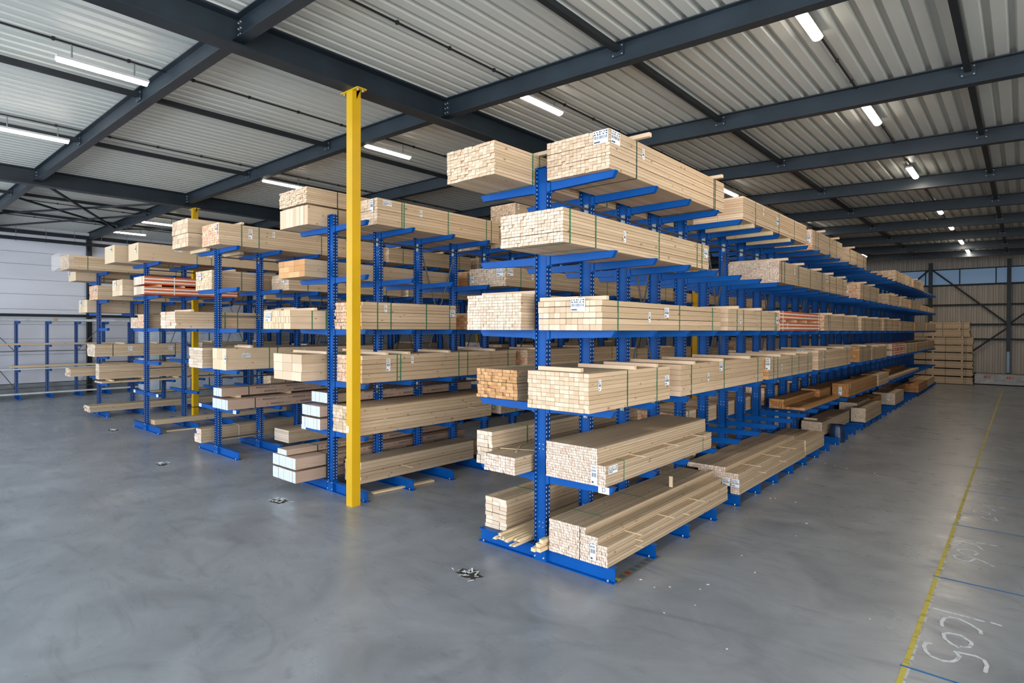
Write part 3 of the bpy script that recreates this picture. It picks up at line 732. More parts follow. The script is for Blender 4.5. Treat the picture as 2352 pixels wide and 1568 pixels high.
# lowest arms
P_(1, 1, 1, -4.515, -3.65, 5.87, 9.0, .44, 'pink', .024, .032, straps=[.42, 2.75], blocks=[(0, .865, 0, .25, 0, 3.07), (0, .75, .25, .44, 0, 3.12)], jit=.004,
   laths=[(.75, .84, .25), (1.7, .84, .25), (2.6, .84, .25)], tags=[('E', 'F', .72, .13), ('D', 'S', .16, .19)], lab='stepped pack of fine-cut boards on the lowest arms, white label hanging at front')
P_(1, 1, 1, -4.53, -3.78, 14.5, 17.85, .21, 'larch', .06, .05, blocks=[(0, .33, 0, .22, 0, 3.1), (.33, .78, 0, .06, 0, 3.35)], straps=[], lab='orange-ended beam stack with flat boards, lowest arms of the nearest row')
P_(1, 1, 1, -4.55, -4.08, 17.2, 21.5, .26, 'larch', .1, .05, straps=[], lab='dark reddish board stack behind the big orange-brown pack, lowest arms')
P_(1, 1, 1, -4.02, -3.62, 18.27, 22.45, .36, 'larch', .03, .03, straps=[1.2], tags=[('E', 'F', .2, .16), ('B', 'S', .2, .28)], lab='big orange-brown timber pack on the lowest arms far along the nearest row')
P_(1, 1, 1, -4.1, -3.6, 22.6, 24.6, .37, 'plain', .1, .045, straps=[], jit=.06)
P_(1, 1, 1, -4.5, -4.15, 23, 27.5, .25, 'larch', .1, .05, straps=[])
P_(1, 1, 1, -4.3, -3.7, 25.0, 33.5, .10, 'plain', .12, .035, straps=[], jit=.15)
P_(1, 1, 1, -4.5, -4.2, 29, 33, .22, 'larch', .1, .05, straps=[])
# floor level
P_(1, 1, 0, -4.465, -3.62, 5.87, 9.58, .4, 'pink', .026, .034, straps=[.5, 1.6, 3.0], jit=.005,
   blocks=[(0, .453, 0, .405, 0, 3.7), (.468, .54, .3, .405, .0, 3.85), (.468, .712, 0, .325, .0, 3.75), (.712, .845, 0, .245, .0, 3.68)],
   laths=[(.62, .82, .245), (1.5, .82, .245), (2.5, .82, .245), (.64, .82, .165), (.64, .82, .09), (2.0, .82, .165)], tags=[('E', 'F', .66, .16)],
   lab='stepped stack of fine-cut boards on the front foot beams, nearest the camera')
P_(1, 1, 0, -4.5, -3.58, 9.96, 13.95, .42, 'pink', .036, .034, straps=[], jit=.004,
   blocks=[(.77, .92, 0, .165, 0, 3.95), (.2, .90, .165, .345, 0, 3.95), (0, .68, .345, .425, 0, 4.0)],
   laths=[(.8, .88, .345), (1.9, .88, .345), (2.9, .88, .345), (1.0, .9, .2), (2.2, .9, .2)], tags=[('C', 'F', .86, .19), ('C', 'F', .70, .19)],
   lab='overhanging stack of fine-cut boards behind the foremost floor stack')
P_(1, 1, 0, -4.45, -3.6, 14.02, 15.6, .335, 'dusty', .1, .05, straps=[], lab='dusty spruce stack on the foot beams just before the blue bin')
P_(1, 1, 0, -4.45, -3.95, 16.9, 20.1, .36, 'dusty', .04, .04, straps=[], batt=[(.3, -.2)])
P_(1, 1, 0, -4.4, -3.56, 20.3, 22.9, .50, 'dusty', .035, .04, straps=[], blocks=[(0, .5, 0, .5, .6, 2.6), (.45, .84, 0, .42, 0, 2.6)])
P_(1, 1, 0, -4.3, -3.58, 25.8, 27.9, .43, 'dusty', .05, .05, straps=[], tags=[('E', 'F', .5, .25)])
P_(1, 1, 0, -4.5, -3.95, 23.4, 25.4, .4, 'larch', .1, .05, straps=[])
P_(1, 1, 0, -4.1, -3.52, 31.7, 34.9, .37, 'larch', .1, .06, straps=[])
P_(1, 1, 0, -4.3, -3.55, 35.1, 38.3, .37, 'plain', .1, .06, straps=[], jit=.1)
P_(1, 1, 0, -4.5, -4.0, 28.3, 31.4, .4, 'larch', .1, .06, straps=[])
# ---- nearest row, left side
P_(1, -1, 5, -5.58, -4.76, 5.16, 9.2, .40, 'plain', .065, .036, straps=[.72, .86, 2.5], batt=[(.85, .16)], jit=.010, lab='spruce timber pack on the upper left arms of the nearest rack row')
P_(1, -1, 3, -5.70, -4.75, 5.65, 9.4, .46, 'pale', .05, .038, straps=[1.0, 3.0], batt=[(.3, .1)], jit=0.007, lab='tall rough-ended timber pack at eye level, left side of the nearest row')
P_(1, -1, 2, -5.80, -5.06, 5.95, 9.6, .40, 'meranti', .07, .045, straps=[.6], seps=(5,), jit=0.019, lab='reddish-brown ended timber pack left of the nearest row, unique deep colour')
P_(1, -1, 1, -5.68, -5.40, 5.82, 9.8, .45, 'dusty', .07, .055, straps=[.75], seps=(4,), jit=.008, lab='narrow tall pale timber pack on the lowest left arms of the nearest row')
P_(1, -1, 1, -5.33, -4.80, 5.60, 9.4, .22, 'pink', .04, .036, straps=[], jit=0.007, lab='low pinkish-ended pack beside the narrow tall one, lowest left arms')
P_(1, -1, 0, -5.70, -5.31, 6.02, 10.2, .43, 'dusty', .13, .055, straps=[.65], seps=(4,), jit=0.009, lab='pale timber pack on the left foot beam of the nearest rack row')
random.seed(21)
for i in range(14):
    b = MB(); L = random.uniform(3.0, 3.6); a = random.choice([.022, .028, .034]); b.prism([(-a, 0), (a, 0), (a*.4, a*1.2)], 'y', 0, L, 0)
    o = b.build('loose_lath', [BATTEN])
    o.location = (-5.24+(i % 7)*.062+random.uniform(-.008, .008), 5.70+random.uniform(-.05, .12), .183+(i//7)*.042+random.uniform(0, .004)); o.rotation_euler = (0, 0, random.uniform(-.006, .006))
    tag(o, 'thin triangular lath in the loose heap on the front left foot beam', 'lath', 'loose laths on the front foot beam')
for i in range(4):
    b = MB(); b.box(0, .06, 0, 2.4, 0, .045); o = b.build('loose_lath', [BATTEN]); o.location = (-4.535+(i % 2)*.0, 5.72+.04*i, .182+.047*(i//1)*.5 if i < 2 else .182+.047*(i-1)*.9)
    o.location = ((-4.62, -4.555, -4.59, -4.56)[i]-.0, 5.7+.03*i, (.183, .183, .23, .277)[i])
    tag(o, 'short light lath tucked between the foremost upright and floor stack', 'lath', 'laths beside the foremost upright')
# ---- second row
P_(2, 1, 5, -9.38, -8.62, 6.30, 9.5, .47, 'plain', .09, .05, straps=[.55, .60, 1.7, 2.8, 2.95], seps=(5,), tags=[('E', 'F', .62, .34), ('D', 'S', .22, .40), ('B', 'S', 1.0, .33)], jit=.008, lab='long spruce timber pack on the top arms right behind the yellow column')
P_(2, 1, 5, -9.5, -8.62, 10.04, 13.6, .48, 'plain', .055, .05, straps=[.6, 2.5], jit=.01)
P_(2, 1, 5, -9.5, -8.62, 10.04, 13.6, .48, 'plain', .055, .05, straps=[.6, 2.5], jit=.01, z=5.30, tags=[('B', 'S', .1, .4)], lab='spruce timber pack stacked on another, top arms of the second row')
P_(2, 1, 4, -9.7, -8.30, 9.36, 13.0, .41, 'dusty', .07, .045, straps=[.5], tags=[('C', 'F', .08, .18), ('A', 'F', .92, .3), ('A', 'S', .14, .3), ('B', 'S', .9, .25)], jit=0.012, lab='wide rough-ended timber pack with paper labels, fourth arms, second row')
P_(2, 1, 3, -9.43, -8.56, 5.94, 8.18, .475, 'red', .045, .06, straps=[.33, .62, 1.45, 2.05], seps=(2, 5), tags=[('B', 'S', .5, .37), ('C', 'S', 2.12, .32)], jit=0.012, lab='red-speckled ended timber pack at eye level behind the yellow column')
P_(2, 1, 2, -9.51, -8.60, 5.98, 10.05, .48, 'red', .09, .08, straps=[.75, .83, 2.3, 2.55, 3.8], seps=(2, 4), tags=[('E', 'S', .55, .3), ('B', 'S', 1.1, .37)], batt=B3(.4, .9, 1.9, 3.2), jit=.006, lab='long red-stamped timber pack behind the yellow column, second arm level')
P_(2, 1, 1, -9.47, -8.55, 5.90, 9.2, .475, 'plain', .1, .06, straps=[], seps=(4,), laths=[(.5, .9, .24), (2.6, .9, .24)], jit=0.007, lab='unstrapped spruce stack behind the yellow column, lowest arms')
P_(2, 1, 0, -9.61, -8.88, 6.15, 9.0, .385, 'dusty', .14, .06, straps=[], seps=(3,), laths=[(.9, .7, .19)], jit=0.007, lab='unstrapped spruce stack behind the yellow column, on the foot beams')
P_(2, -1, 5, -10.54, -9.55, 5.5, 9.4, .345, 'plain', .12, .345, straps=[.62], strapm=STRAP_D, jit=0.007, lab='lower spruce pack of a stacked pair, upper left of the second row')
P_(2, -1, 5, -10.54, -9.58, 5.5, 9.4, .29, 'plain', .075, .036, z=5.17, straps=[.62], strapm=STRAP_D, batt=[], under=[.9], jit=0.011, lab='upper spruce pack of the stacked pair, upper left of the second row')
P_(2, -1, 4, -10.49, -9.55, 5.46, 9.2, .31, 'meranti', .19, .10, straps=[1.0], jit=.004, lab='low timber pack with warm square ends, fourth left arms, second row')
P_(2, -1, 3, -10.55, -9.6, 5.2, 9.0, .33, 'strand', .04, .11, straps=[.42, .7, 2.2], batt=[(.4, .1), (1.6, .1)], tags=[('A', 'F', .2, .22)], jit=.006, lab='timber pack with diagonally figured ends, eye level, left of second row')
P_(2, -1, 2, -10.72, -9.72, 5.48, 9.3, .48, 'plain', .33, .16, straps=[.85, .93, 1.0], batt=[(.4, .15), (1.5, .1)], jit=0.007, lab='pack of six large square beams, second arm level, left of second row')
STAMPO = plain('faded_orange_stamp', (.42, .19, .11), .7)
def lam(x0, x1, y0, y1, z, h, lab, n=8, row=2, bands=True, under=None):
    t = pack(x0, x1, y0, y1, z, h, 'lam', (x1-x0)/n, h, label=lab, group='white-ended laminated beam packs', straps=[.62], strapm=STRAP_D, jit=.004, under=under)
    W = x1-x0
    for r_, zz in enumerate([h*.78, h*.28] if h > .15 else [h*.5]):
        for k in range(int((y1-y0)/.75)-1):
            y = .95+k*.75+.2*r_
            letter('FINNWOCCA', .054, t, (W+.002, y, zz), R(90), shear=.3, bold=.0008, name='printed_mark')
            b = MB(); b.box(W, W+.0015, y-.27, y-.22, zz-.015, zz+.015, 2); b.box(W, W+.0015, y+.2, y+.34, zz-.004, zz+.004, 0); b.build('printed_stamp', [INK, INKR, STAMPO], t)
    return t
lam(-10.18, -9.56, 5.75, 9.6, 1.112, .20, 'lowest of three white-ended laminated beam packs, left of second row', 6)
lam(-10.18, -9.56, 5.75, 9.6, 1.35, .19, 'middle of three white-ended laminated beam packs, left of second row', 6)
lam(-10.09, -9.56, 5.9, 9.6, 1.585, .19, 'topmost of three white-ended laminated beam packs, left of second row', 4)
lam(-10.58, -9.765, 5.39, 9.6, .185, .205, 'lowest white-ended laminated pack at floor level, second row front', 8)
lam(-10.58, -9.765, 5.39, 9.6, .425, .20, 'second white-ended laminated pack at floor level, on battens, second row', 7, under=[.9, 2.2])
lam(-10.40, -10.07, 5.39, 9.6, .64, .10, 'single white-ended laminated beam on top of the floor level packs', 3)
# ---- third row
P_(3, 1, 5, -14.25, -13.33, 5.56, 9.8, .48, 'red', .11, .055, straps=[.5, .9, 2.5, 3.5], tags=[('E', 'F', .78, .34), ('E', 'S', .7, .3), ('B', 'S', 1.25, .35)], batt=[(.45, .1), (2.4, .1)], jit=.004, lab='red-stamped timber pack with labels on the top arms, third row')
P_(3, -1, 5, -15.56, -14.6, 5.4, 9.6, .31, 'plain', .12, .10, straps=[.9], under=[.4, 1.2], z=4.84, lab='lower spruce pack of the stacked pair, top left arms, third row')
P_(3, -1, 5, -15.56, -14.6, 5.4, 9.6, .33, 'plain', .12, .11, straps=[.9], z=5.16, lab='upper spruce pack of the stacked pair, top left arms, third row')
P_(3, -1, 4, -15.44, -14.50, 5.89, 10.2, .46, 'strand', .1, .06, straps=[.7, 2.5], tags=[('A', 'F', .25, .34)], batt=[(.5, 0)], lab='timber pack with knotty pale ends, fourth left arms, third row')
P_(3, -1, 3, -15.38, -14.5, 5.09, 9.6, .39, 'pale', .3, .07, straps=[1.1, 1.4, 3.2], batt=[(.3, .1)], jit=0.012, lab='white-ended rough timber pack at eye level, left of third row')
P_(3, 1, 2, -14.30, -13.5, 5.79, 10.0, .49, 'strand', .26, .24, straps=[1.0, 1.2], batt=[(.5, .1)], tags=[('E', 'F', .7, .26), ('D', 'S', .45, .33), ('B', 'S', 1.9, .36)], lab='pale-ended spruce pack with green straps, second arm level, third row')
P_(3, -1, 2, -15.40, -14.6, 5.72, 9.9, .48, 'pale', .3, .07, straps=[], jit=0.015, lab='white rough-ended timber pack, second left arms, third row')
lam(-14.21, -13.4, 5.78, 9.8, 1.112, .225, 'lower white-ended laminated pack on the lowest arms, third row', 8)
lam(-14.21, -13.76, 5.80, 9.8, 1.385, .19, 'upper white-ended laminated pack on the lowest arms, third row', 5, under=[.35, 1.6])
P_(3, 1, 0, -14.05, -13.35, 7.2, 10.5, .3, 'pale', .7, .05, straps=[], lab='low pale board stack on the foot beams, right of third row')
P_(3, -1, 0, -15.30, -14.9, 5.8, 9.8, .34, 'pink', .13, .065, straps=[.9], strapm=STRAP_W, blocks=[(0, .2, 0, .2, 0, 4), (.1, .4, 0, .34, 0, 4)], lab='stepped grey-brown beam stack on the left foot beams, third row')
# ---- fourth row
P_(4, 1, 5, -18.90, -18.1, 5.44, 9.8, .47, 'strand', .8, .47, straps=[1.5, 1.9, 2.0], tags=[('D', 'S', 1.0, .36), ('E', 'F', .62, .3), ('C', 'S', 1.85, .3)], batt=[(1.6, .06)], lab='right spruce pack of the pair on the top arms, fourth row')
P_(4, -1, 5, -20.2, -19.3, 5.21, 9.5, .49, 'strand', .9, .49, straps=[1.4, 1.5], tags=[('C', 'F', .62, .38)], lab='left spruce pack of the pair on the top arms, fourth row')
P_(4, 1, 4, -18.83, -18.0, 5.55, 8.05, .49, 'stripe', straps=[.75], tags=[('C', 'S', 1.4, .34)], lab='orange-and-white striped panel pack on the left, fourth row')
P_(4, -1, 4, -20.2, -19.3, 5.40, 9.5, .46, 'strand', .3, .15, straps=[1.5], tags=[('A', 'F', .3, .36)], lab='strand-ended timber pack left of the striped one, fourth row')
P_(4, -1, 3, -19.95, -19.2, 5.98, 10, .41, 'red', .12, .07, straps=[.9], tags=[('E', 'F', .55, .2), ('E', 'S', 1.2, .2)], batt=[(.6, .1)], lab='red-stamped timber pack at eye level, left of fourth row')
P_(4, -1, 3, -20.6, -19.97, 5.98, 10, .32, 'plain', .1, .06, straps=[], lab='lower spruce pack beside the red-stamped one, eye level, fourth row')
P_(4, 1, 0, -19.0, -18.7, 6.02, 10.0, .13, 'meranti', .07, .13, straps=[], lab='few flat orange-ended boards on the foot beams, fourth row')
P_(4, 1, 1, -18.9, -18.2, 9.2, 13, .35, 'plain', .1, .05)
# ---- fifth row
P_(5, 1, 5, -23.70, -22.62, 4.87, 10.0, .45, 'plain', .1, .07, straps=[.5, 3.1], batt=[(1.1, .05)], tags=[('C', 'S', 2.0, .3)], lab='film-capped spruce pack on the top arms of the fifth row')
b = MB(); X0, Y0_, Z0_ = -23.72, 4.87, 4.795
b.prism([(0, 0), (.3, -.05), (.8, .02), (1.1, 0), (1.1, .46), (.6, .49), (0, .46)], 'y', -.22, .14)
_cf = plain('crumpled_film', (.85, .82, .80), .15, var=.15, sc_=9); _cf.node_tree.nodes['Principled BSDF'].inputs['Alpha'].default_value = .28
fc = b.build('plastic_cap', _cf); fc.location = (X0, Y0_, Z0_)
tag(fc, 'crumpled clear plastic film over the front of the far left top pack', 'film')
P_(5, -1, 4, -24.9, -24.0, 5.36, 9.8, .31, 'strand', .9, .31, z=4.525, straps=[.8], tags=[('C', 'F', .1, .25)], lab='spruce pack on the uppermost left arms of the fifth row')
P_(5, 1, 4, -23.68, -22.72, 5.66, 9.9, .46, 'red', .12, .07, straps=[1.1, 2.0], tags=[('E', 'F', .75, .3), ('E', 'S', .5, .3)], lab='red-stamped timber pack on the fourth arms, fifth row')
P_(5, -1, 3, -25.05, -24.0, 5.68, 10, .43, 'strand', .35, .2, z=3.465, straps=[1.5], tags=[('A', 'F', .3, .34)], lab='speckled-ended timber pack on the middle left arms, fifth row')
P_(5, 1, 2, -23.75, -22.8, 5.60, 8.2, .40, 'pale', .12, .055, straps=[.5, 2.4], strapm=STRAP_D, batt=[(.8, .0), (1.8, .0)], tags=[('C', 'S', 1.0, .25), ('C', 'S', 2.25, .25)], jit=0.012, lab='bowed spruce pack with rough white end, second arms, fifth row')
P_(5, 1, 1, -23.70, -23.28, 5.83, 10, .52, 'pale', .1, .055, z=1.22, straps=[], seps=(4,), lab='tall narrow spruce pack above battens, lowest arms, fifth row')
P_(5, 1, 1, -23.70, -22.9, 5.80, 10, .05, 'plain', .2, .05, straps=[], batt=[(.3, 0), (1.3, 0), (2.3, 0)], lab='flat boards with battens under the tall narrow pack, fifth row')
P_(5, -1, 1, -24.95, -24.35, 5.27, 9.5, .28, 'pale', .1, .05, z=1.285, straps=[], jit=0.019, lab='low pale pack on the lowest left arms, fifth row')
P_(5, 1, 0, -23.66, -22.97, 5.50, 11.4, .2, 'dusty', .12, .05, straps=[], jit=0.019, lab='long low board stack on the foot beams, fifth row')

# ---- packs deeper in the aisles, seen through the gaps
fr = random.Random(11)
def fill(row, s, L, ystart, yend, zz=None, skipp=.16):
    y = ystart; z = LV[L] if zz is None else zz
    c = RC[row]
    while y < yend:
        Ln = fr.uniform(2.8, 4.6)
        if fr.random() > skipp:
            h = fr.choice([.3, .38, .42, .47]); wd = fr.uniform(.82, .94) if (row, s) != (2, 1) else .80
            st = fr.choice(['plain', 'plain', 'strand', 'red', 'meranti', 'dusty', 'pink'])
            x0 = c+.12 if s > 0 else c-.13-wd
            sb = fr.choice([(.12, .06), (.1, .05), (.15, .075)])
            bt = [(.3, .08), (Ln*.6, .08)] if fr.random() < .6 else []
            tg = [('C', 'F', wd*.7, h-.12)] if fr.random() < .4 else []
            P_(row, s, L, x0, x0+wd, y, y+Ln, h, st, sb[0], sb[1], z=zz, batt=bt, tags=tg, strapm=fr.choice([STRAP_G, STRAP_D]), straps=[.5, Ln-.5])
        y += Ln+fr.uniform(.15, .5)
for row, s, L, a, c in ((1, -1, 5, 9.5, 20), (1, -1, 3, 9.7, 24), (1, -1, 2, 9.9, 24), (1, -1, 1, 10.1, 20), (1, -1, 0, 10.4, 18),
                        (2, 1, 5, 13.9, 22), (2, 1, 4, 13.3, 24), (2, 1, 3, 8.6, 24), (2, 1, 2, 10.4, 24), (2, 1, 1, 9.5, 22), (2, 1, 0, 9.3, 18),
                        (2, -1, 5, 9.8, 16), (2, -1, 4, 9.5, 18), (2, -1, 3, 9.3, 18), (2, -1, 2, 9.6, 16),
                        (3, 1, 5, 10.1, 20), (3, 1, 4, 7.2, 20), (3, 1, 3, 7.0, 20), (3, 1, 2, 10.3, 20), (3, 1, 1, 10.2, 17), (3, 1, 0, 10.8, 15),
                        (3, -1, 4, 10.5, 16), (3, -1, 3, 9.9, 16), (3, -1, 2, 10.2, 16),
                        (4, 1, 5, 10.1, 17), (4, 1, 4, 9.0, 17), (4, 1, 3, 8.5, 17), (4, 1, 2, 8.2, 17), (5, 1, 3, 9.2, 14), (5, 1, 2, 8.9, 14), (5, 1, 4, 10.2, 14)):
    fill(row, s, L, a, c)

# ---- tall stack across the far end
zs = [.03, .47, .90, 1.33, 1.78, 2.19, 2.62, 3.06, 3.47]
for i, (a, c) in enumerate(zip(zs, zs[1:])):
    x1 = -2.07 if i < 6 else -2.2; h = c-a-.07
    t = tag(empty('timber_pack', (x1-5.2, 40.35, a)), f'golden timber pack, {ORD[i].replace("nearest", "lowest")} from the floor in the tall far stack', 'timber pack', 'packs of the tall far stack')
    b = MB(); rnd = random.Random(i)
    nz = 6; dh = h/nz
    for j in range(nz): b.box(0, 5.2+rnd.uniform(-.03, .03), 0, .9, j*dh, (j+1)*dh-.003)
    b.build('board_stack', [W_SIDE], t)
    for x in (3.1, 4.0, 4.82, 4.9):
        b = MB(); b.box(x, x+.02, -.004, 0, 0, h); b.box(x, x+.02, -.004, .9, h, h+.004); b.build('strap', STRAP_D, t)
    b = MB()
    for x in (.4, 2.4, 3.4, 4.7): b.box(x, x+.08, .01, .88, h+.004, h+.066)
    b.build('spacer_batten', BATTEN, t)

# ---------------------------------------------------------------- blue bin, sticks, leaning batten
t = tag(empty('waste_bin', (-3.72, 17.45, .0)), 'dark blue ribbed plastic bin standing between the foot beams of the nearest row', 'bin')
b = MB(); 
rr = [(.195, 0), (.20, .12), (.19, .26), (.165, .40), (.15, .44)]
for (r0, z0), (r1, z1) in zip(rr, rr[1:]): b.tube((0, 0, z0), (0, 0, z1), r0, r1, n=20, cap=False)
b.tube((0, 0, .0), (0, 0, .01), .19, n=20)
b.build('body', plain('navy_plastic', (.006, .028, .085), .35, var=.3, sc_=7), t)
b = MB(); b.tube((0, 0, .43), (0, 0, .45), .155, n=20, cap=False); b.tube((0, 0, .40), (0, 0, .405), .14, n=20); b.build('rim', BLACK, t)
b = MB(); b.box(0, .05, 0, .022, 0, .16)
o = b.build('stray_block', [BATTEN, W_END]); o.location = (-4.0, 8.22, .592); o.rotation_euler = (0, .0, .1)
tag(o, 'short brown batten stub standing on the foremost floor stack', 'wood block')
b = MB(); b.beam((-13.95, 7.25, .245), (-13.1, 6.55, .24), .06, .03, 0)
# thin strapping sticks lying on packs
for p, q, lab in (((-5.32, 5.9, 1.345), (-4.82, 6.2, 1.33), 'thin curled lath lying across the low pinkish-ended pack'), ((-5.3, 6.3, 1.33), (-5.0, 5.85, 1.345), 'second thin lath crossing the low pinkish-ended pack')):
    b = MB(); b.beam(p, q, .02, .006); tag(b.build('thin_lath', BATTEN), lab, 'lath')
b = MB(); b.beam((-12.95, 6.9, .013), (-14.0, 8.0, .013), .1, .026)
tag(b.build('loose_board', BATTEN), 'loose light board lying on the floor beside the third rack row', 'board')
b = MB(); b.beam((-18.35, 6.2, .02), (-18.1, 8.9, .02), .08, .03)
tag(b.build('loose_board', BATTEN), 'loose light board lying on the floor under the fourth rack row', 'board')
b = MB(); b.beam((-8.75, 6.3, .02), (-8.6, 7.6, .02), .09, .03)
tag(b.build('loose_board', BATTEN), 'loose board lying on the floor behind the foreground yellow column', 'board')

# ---------------------------------------------------------------- painted marks on the floor
def paint(name, c, rough=.6, wear=.5):
    m = NT(name, rough); f = m.noise(m.coord(), 9, 5, .7)
    m.col(c); al = m.ramp(f, [(wear-.12, .25), (wear+.05, 1)])
    m.l(al, m.b.inputs['Alpha']); return m.mat
YP = paint('yellow_floor_paint', (.46, .39, .07), wear=.44); BP = paint('blue_floor_tape', (.01, .13, .36), wear=.3); WP = paint('white_spray_paint', (.55, .58, .63), wear=.43)
WH = paint('white_dust_edge', (.45, .46, .47), wear=.5)
b = MB()
for k in range(70):
    y = 3.2+k*.5; b.box(-.785, -.742, y, y+.5, .0006, .0012)
fl = tag(b.build('yellow_floor_line', YP), 'worn yellow line painted along the aisle floor on the right', 'floor line')
b = MB(); b.box(-.742, -.722, 3.2, 12, .0004, .0009); b.build('white_edge', WH, fl)
for i, Y in enumerate((6.16, 8.67, 11.18, 13.69, 16.18, 18.7)):
    b = MB(); b.box(-.80, 2.4, Y-.014, Y+.014, .0013, .0018)
    tag(b.build('blue_floor_line', BP), f'{ORD[i]} thin blue line across the floor right of the yellow line', 'floor line', 'blue bay lines on the floor')
STR = [[(-0.692, 7.651), (-0.487, 7.647), (-0.285, 7.64)], [(-0.59, 7.254), (-0.604, 7.345), (-0.587, 7.466), (-0.542, 7.529), (-0.48, 7.545), (-0.383, 7.48), (-0.296, 7.384), (-0.289, 7.32)], [(-0.411, 6.889), (-0.361, 6.927), (-0.344, 7.005), (-0.351, 7.051), (-0.436, 7.143), (-0.525, 7.127), (-0.563, 7.066), (-0.547, 6.972), (-0.495, 6.899), (-0.433, 6.85)], [(-0.639, 6.772), (-0.672, 6.756), (-0.68, 6.672), (-0.653, 6.571), (-0.601, 6.507), (-0.534, 6.483), (-0.466, 6.514), (-0.431, 6.574), (-0.413, 6.672), (-0.451, 6.748), (-0.395, 6.76), (-0.305, 6.779), (-0.245, 6.748), (-0.219, 6.657), (-0.225, 6.518)], [(-0.217, 7.663), (-0.152, 7.646)], [(-0.696, 10.439), (-0.379, 10.431)], [(-0.653, 10.136), (-0.635, 10.274), (-0.558, 10.321), (-0.45, 10.274), (-0.392, 10.129)], [(-0.463, 9.822), (-0.426, 9.928), (-0.472, 10.001), (-0.566, 10.014), (-0.643, 9.927), (-0.633, 9.84), (-0.561, 9.772), (-0.495, 9.793)], [(-0.264, 9.506), (-0.372, 9.633), (-0.49, 9.706), (-0.607, 9.705), (-0.67, 9.628), (-0.637, 9.523), (-0.56, 9.484), (-0.496, 9.506), (-0.454, 9.648)], [(-0.314, 10.435), (-0.259, 10.444)], [(-0.742, 10.2), (-0.649, 10.22)], [(-0.713, 10.103), (-0.636, 10.15)], [(-0.521, 12.737), (-0.333, 12.783)], [(-0.445, 12.684), (-0.379, 12.594), (-0.328, 12.437)], [(-0.39, 12.147), (-0.388, 12.243), (-0.46, 12.263), (-0.544, 12.291), (-0.598, 12.226), (-0.577, 12.131), (-0.494, 12.093), (-0.414, 12.11)], [(-0.686, 12.035), (-0.592, 12.007), (-0.488, 11.962), (-0.423, 11.833), (-0.277, 11.833), (-0.321, 12.003)], [(-0.269, 12.75), (-0.213, 12.759)], [(-0.65, 15.136), (-0.605, 15.289), (-0.492, 15.32), (-0.35, 15.148)], [(-0.642, 14.681), (-0.6, 14.557), (-0.516, 14.591)], [(-0.464, 14.48), (-0.408, 14.608), (-0.377, 14.558)], [(-0.268, 15.39), (-0.231, 15.364)], [(-0.454, 17.097), (-0.368, 17.013), (-0.286, 17.034)]]
GRP = [(0, 5, 'nearest'), (5, 12, 'second'), (12, 17, 'third'), (17, 21, 'fourth'), (21, 22, 'fifth')]
for a, c, nm in GRP:
    wd = .032 if a == 0 else (.028 if a == 5 else .024)
    t = tag(empty('sprayed_number', (0, 0, 0)), f'{nm} white sprayed number on the floor between blue lines', 'floor marking', 'sprayed numbers on the floor')
    for st in STR[a:c]:
        b = MB()
        for (x0, y0), (x1, y1) in zip(st, st[1:]):
            b.beam((x0, y0, .0022), (x1, y1, .0022), wd, .0008)
        for (x0, y0) in st: b.tube((x0, y0, .0018), (x0, y0, .0027), wd/2, n=10)
        b.build('paint_stroke', WP, t)
b = MB(); b.box(-3.66, -3.53, 5.95, 7.05, .0005, .0015, 0)
cs = [3, 0, 1, 2, 0, 4, 0, 1]
for i in range(8): b.box(-3.64, -3.56, 6.0+i*.13, 6.09+i*.13, .0015, .002, 1+cs[i] % 4)
tag(b.build('sticker_strip', [plain('strip_grey', (.16, .15, .14)), plain('strip_dark', (.08, .09, .09)), plain('strip_red', (.22, .05, .03)), plain('strip_blue', (.05, .12, .16)), plain('strip_yellow', (.42, .36, .05))]), 'strip of small coloured squares stuck to the floor beside the first foot beam', 'sticker strip')

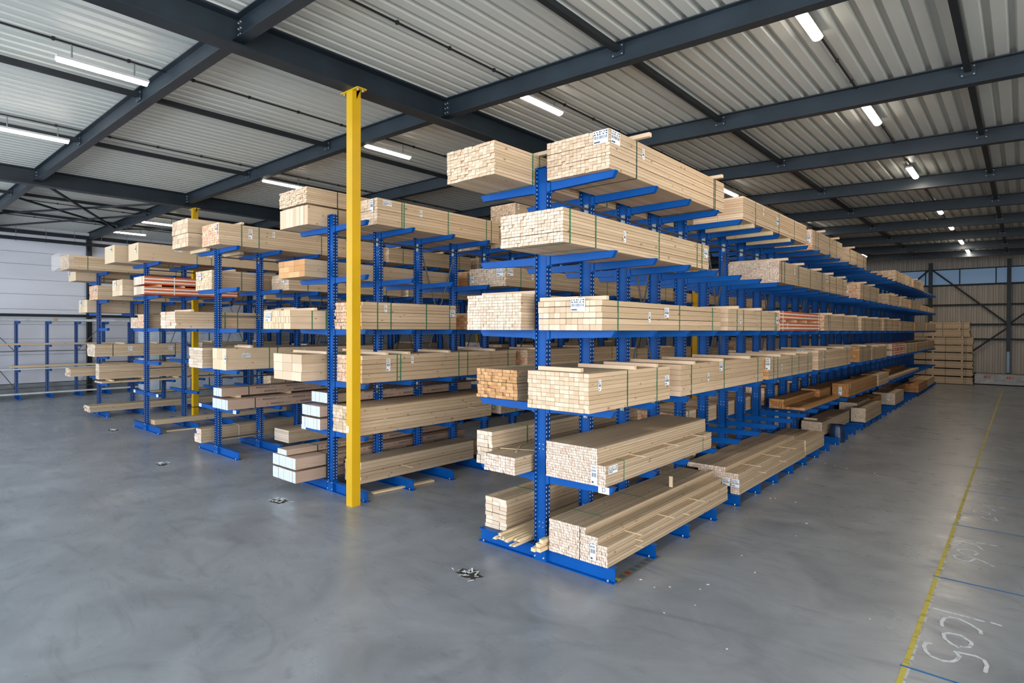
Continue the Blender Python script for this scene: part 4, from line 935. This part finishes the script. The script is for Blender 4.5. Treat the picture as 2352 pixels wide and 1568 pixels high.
# ---------------------------------------------------------------- torn up patches and litter
TIN = plain('torn_metal_foil', (.75, .8, .84), .35, .2, var=.2, sc_=30); TIN2 = plain('dirty_paper_scrap', (.5, .5, .42), .7, var=.3, sc_=30); DIRT = plain('black_dirt', (.03, .03, .032), .8)
for i, (X, Y, lab) in enumerate(((-5.02, 5.02, 'heap of torn foil and scraps on the floor in the foreground'), (-9.58, 4.98, 'heap of torn foil scraps on the floor left of the foreground column'),
                      (-14.06, 4.66, 'heap of torn foil scraps on the floor before the third row'), (-19.76, 5.29, 'flat heap of scraps on the floor before the fourth row'))):
    t = tag(empty('scrap_heap', (X, Y, 0)), lab, 'scrap heap', 'scrap heaps on the open floor')
    rnd = random.Random(40+i)
    b = MB(); c = []
    for a in range(18):
        th = 2*math.pi*a/18; r = rnd.uniform(.7, 1.15); c.append((.19*r*math.cos(th), .12*r*math.sin(th)))
    b.prism(c, 'z', .0005, .003); b.build('dirt_patch', DIRT, t)
    b = MB()
    for k in range(26):
        a = rnd.uniform(0, 6.28); rr_ = abs(rnd.gauss(0, .09)); x, y = rr_*1.3*math.cos(a), rr_*.8*math.sin(a); L = rnd.uniform(.02, .09); th = rnd.uniform(0, 6.28); z = rnd.uniform(.004, .03)
        b.beam((x, y, z), (x+L*math.cos(th), y+L*math.sin(th), z+rnd.uniform(-.003, .02)), rnd.uniform(.006, .02), .003, 1 if rnd.random() < .35 else 0)
    b.build('torn_scraps', [TIN, TIN2], t)
rnd = random.Random(77)
CH = []
for i in range(34):
    if i < 26: X, Y = rnd.uniform(-3.4, -2.2), rnd.uniform(5.2, 17)
    elif i < 38: X, Y = rnd.uniform(-3.2, -.2), rnd.uniform(3.2, 8)
    else: X, Y = rnd.uniform(-9, -4.5), rnd.uniform(2.6, 5)
    s = rnd.uniform(.004, .012); b = MB(); b.prism([(-s*1.6, -s*.5), (s*1.3, -s), (s*1.6, s*.5), (-s*.6, s)], 'z', 0, .004)
    o = b.build('litter_chip', [LHOUS if i % 3 else BATTEN]); o.location = (X, Y, .0004); o.rotation_euler = (0, 0, rnd.uniform(0, 6))
    tag(o, 'small pale chip of litter lying on the grey concrete floor', 'litter', 'litter chips on the floor')
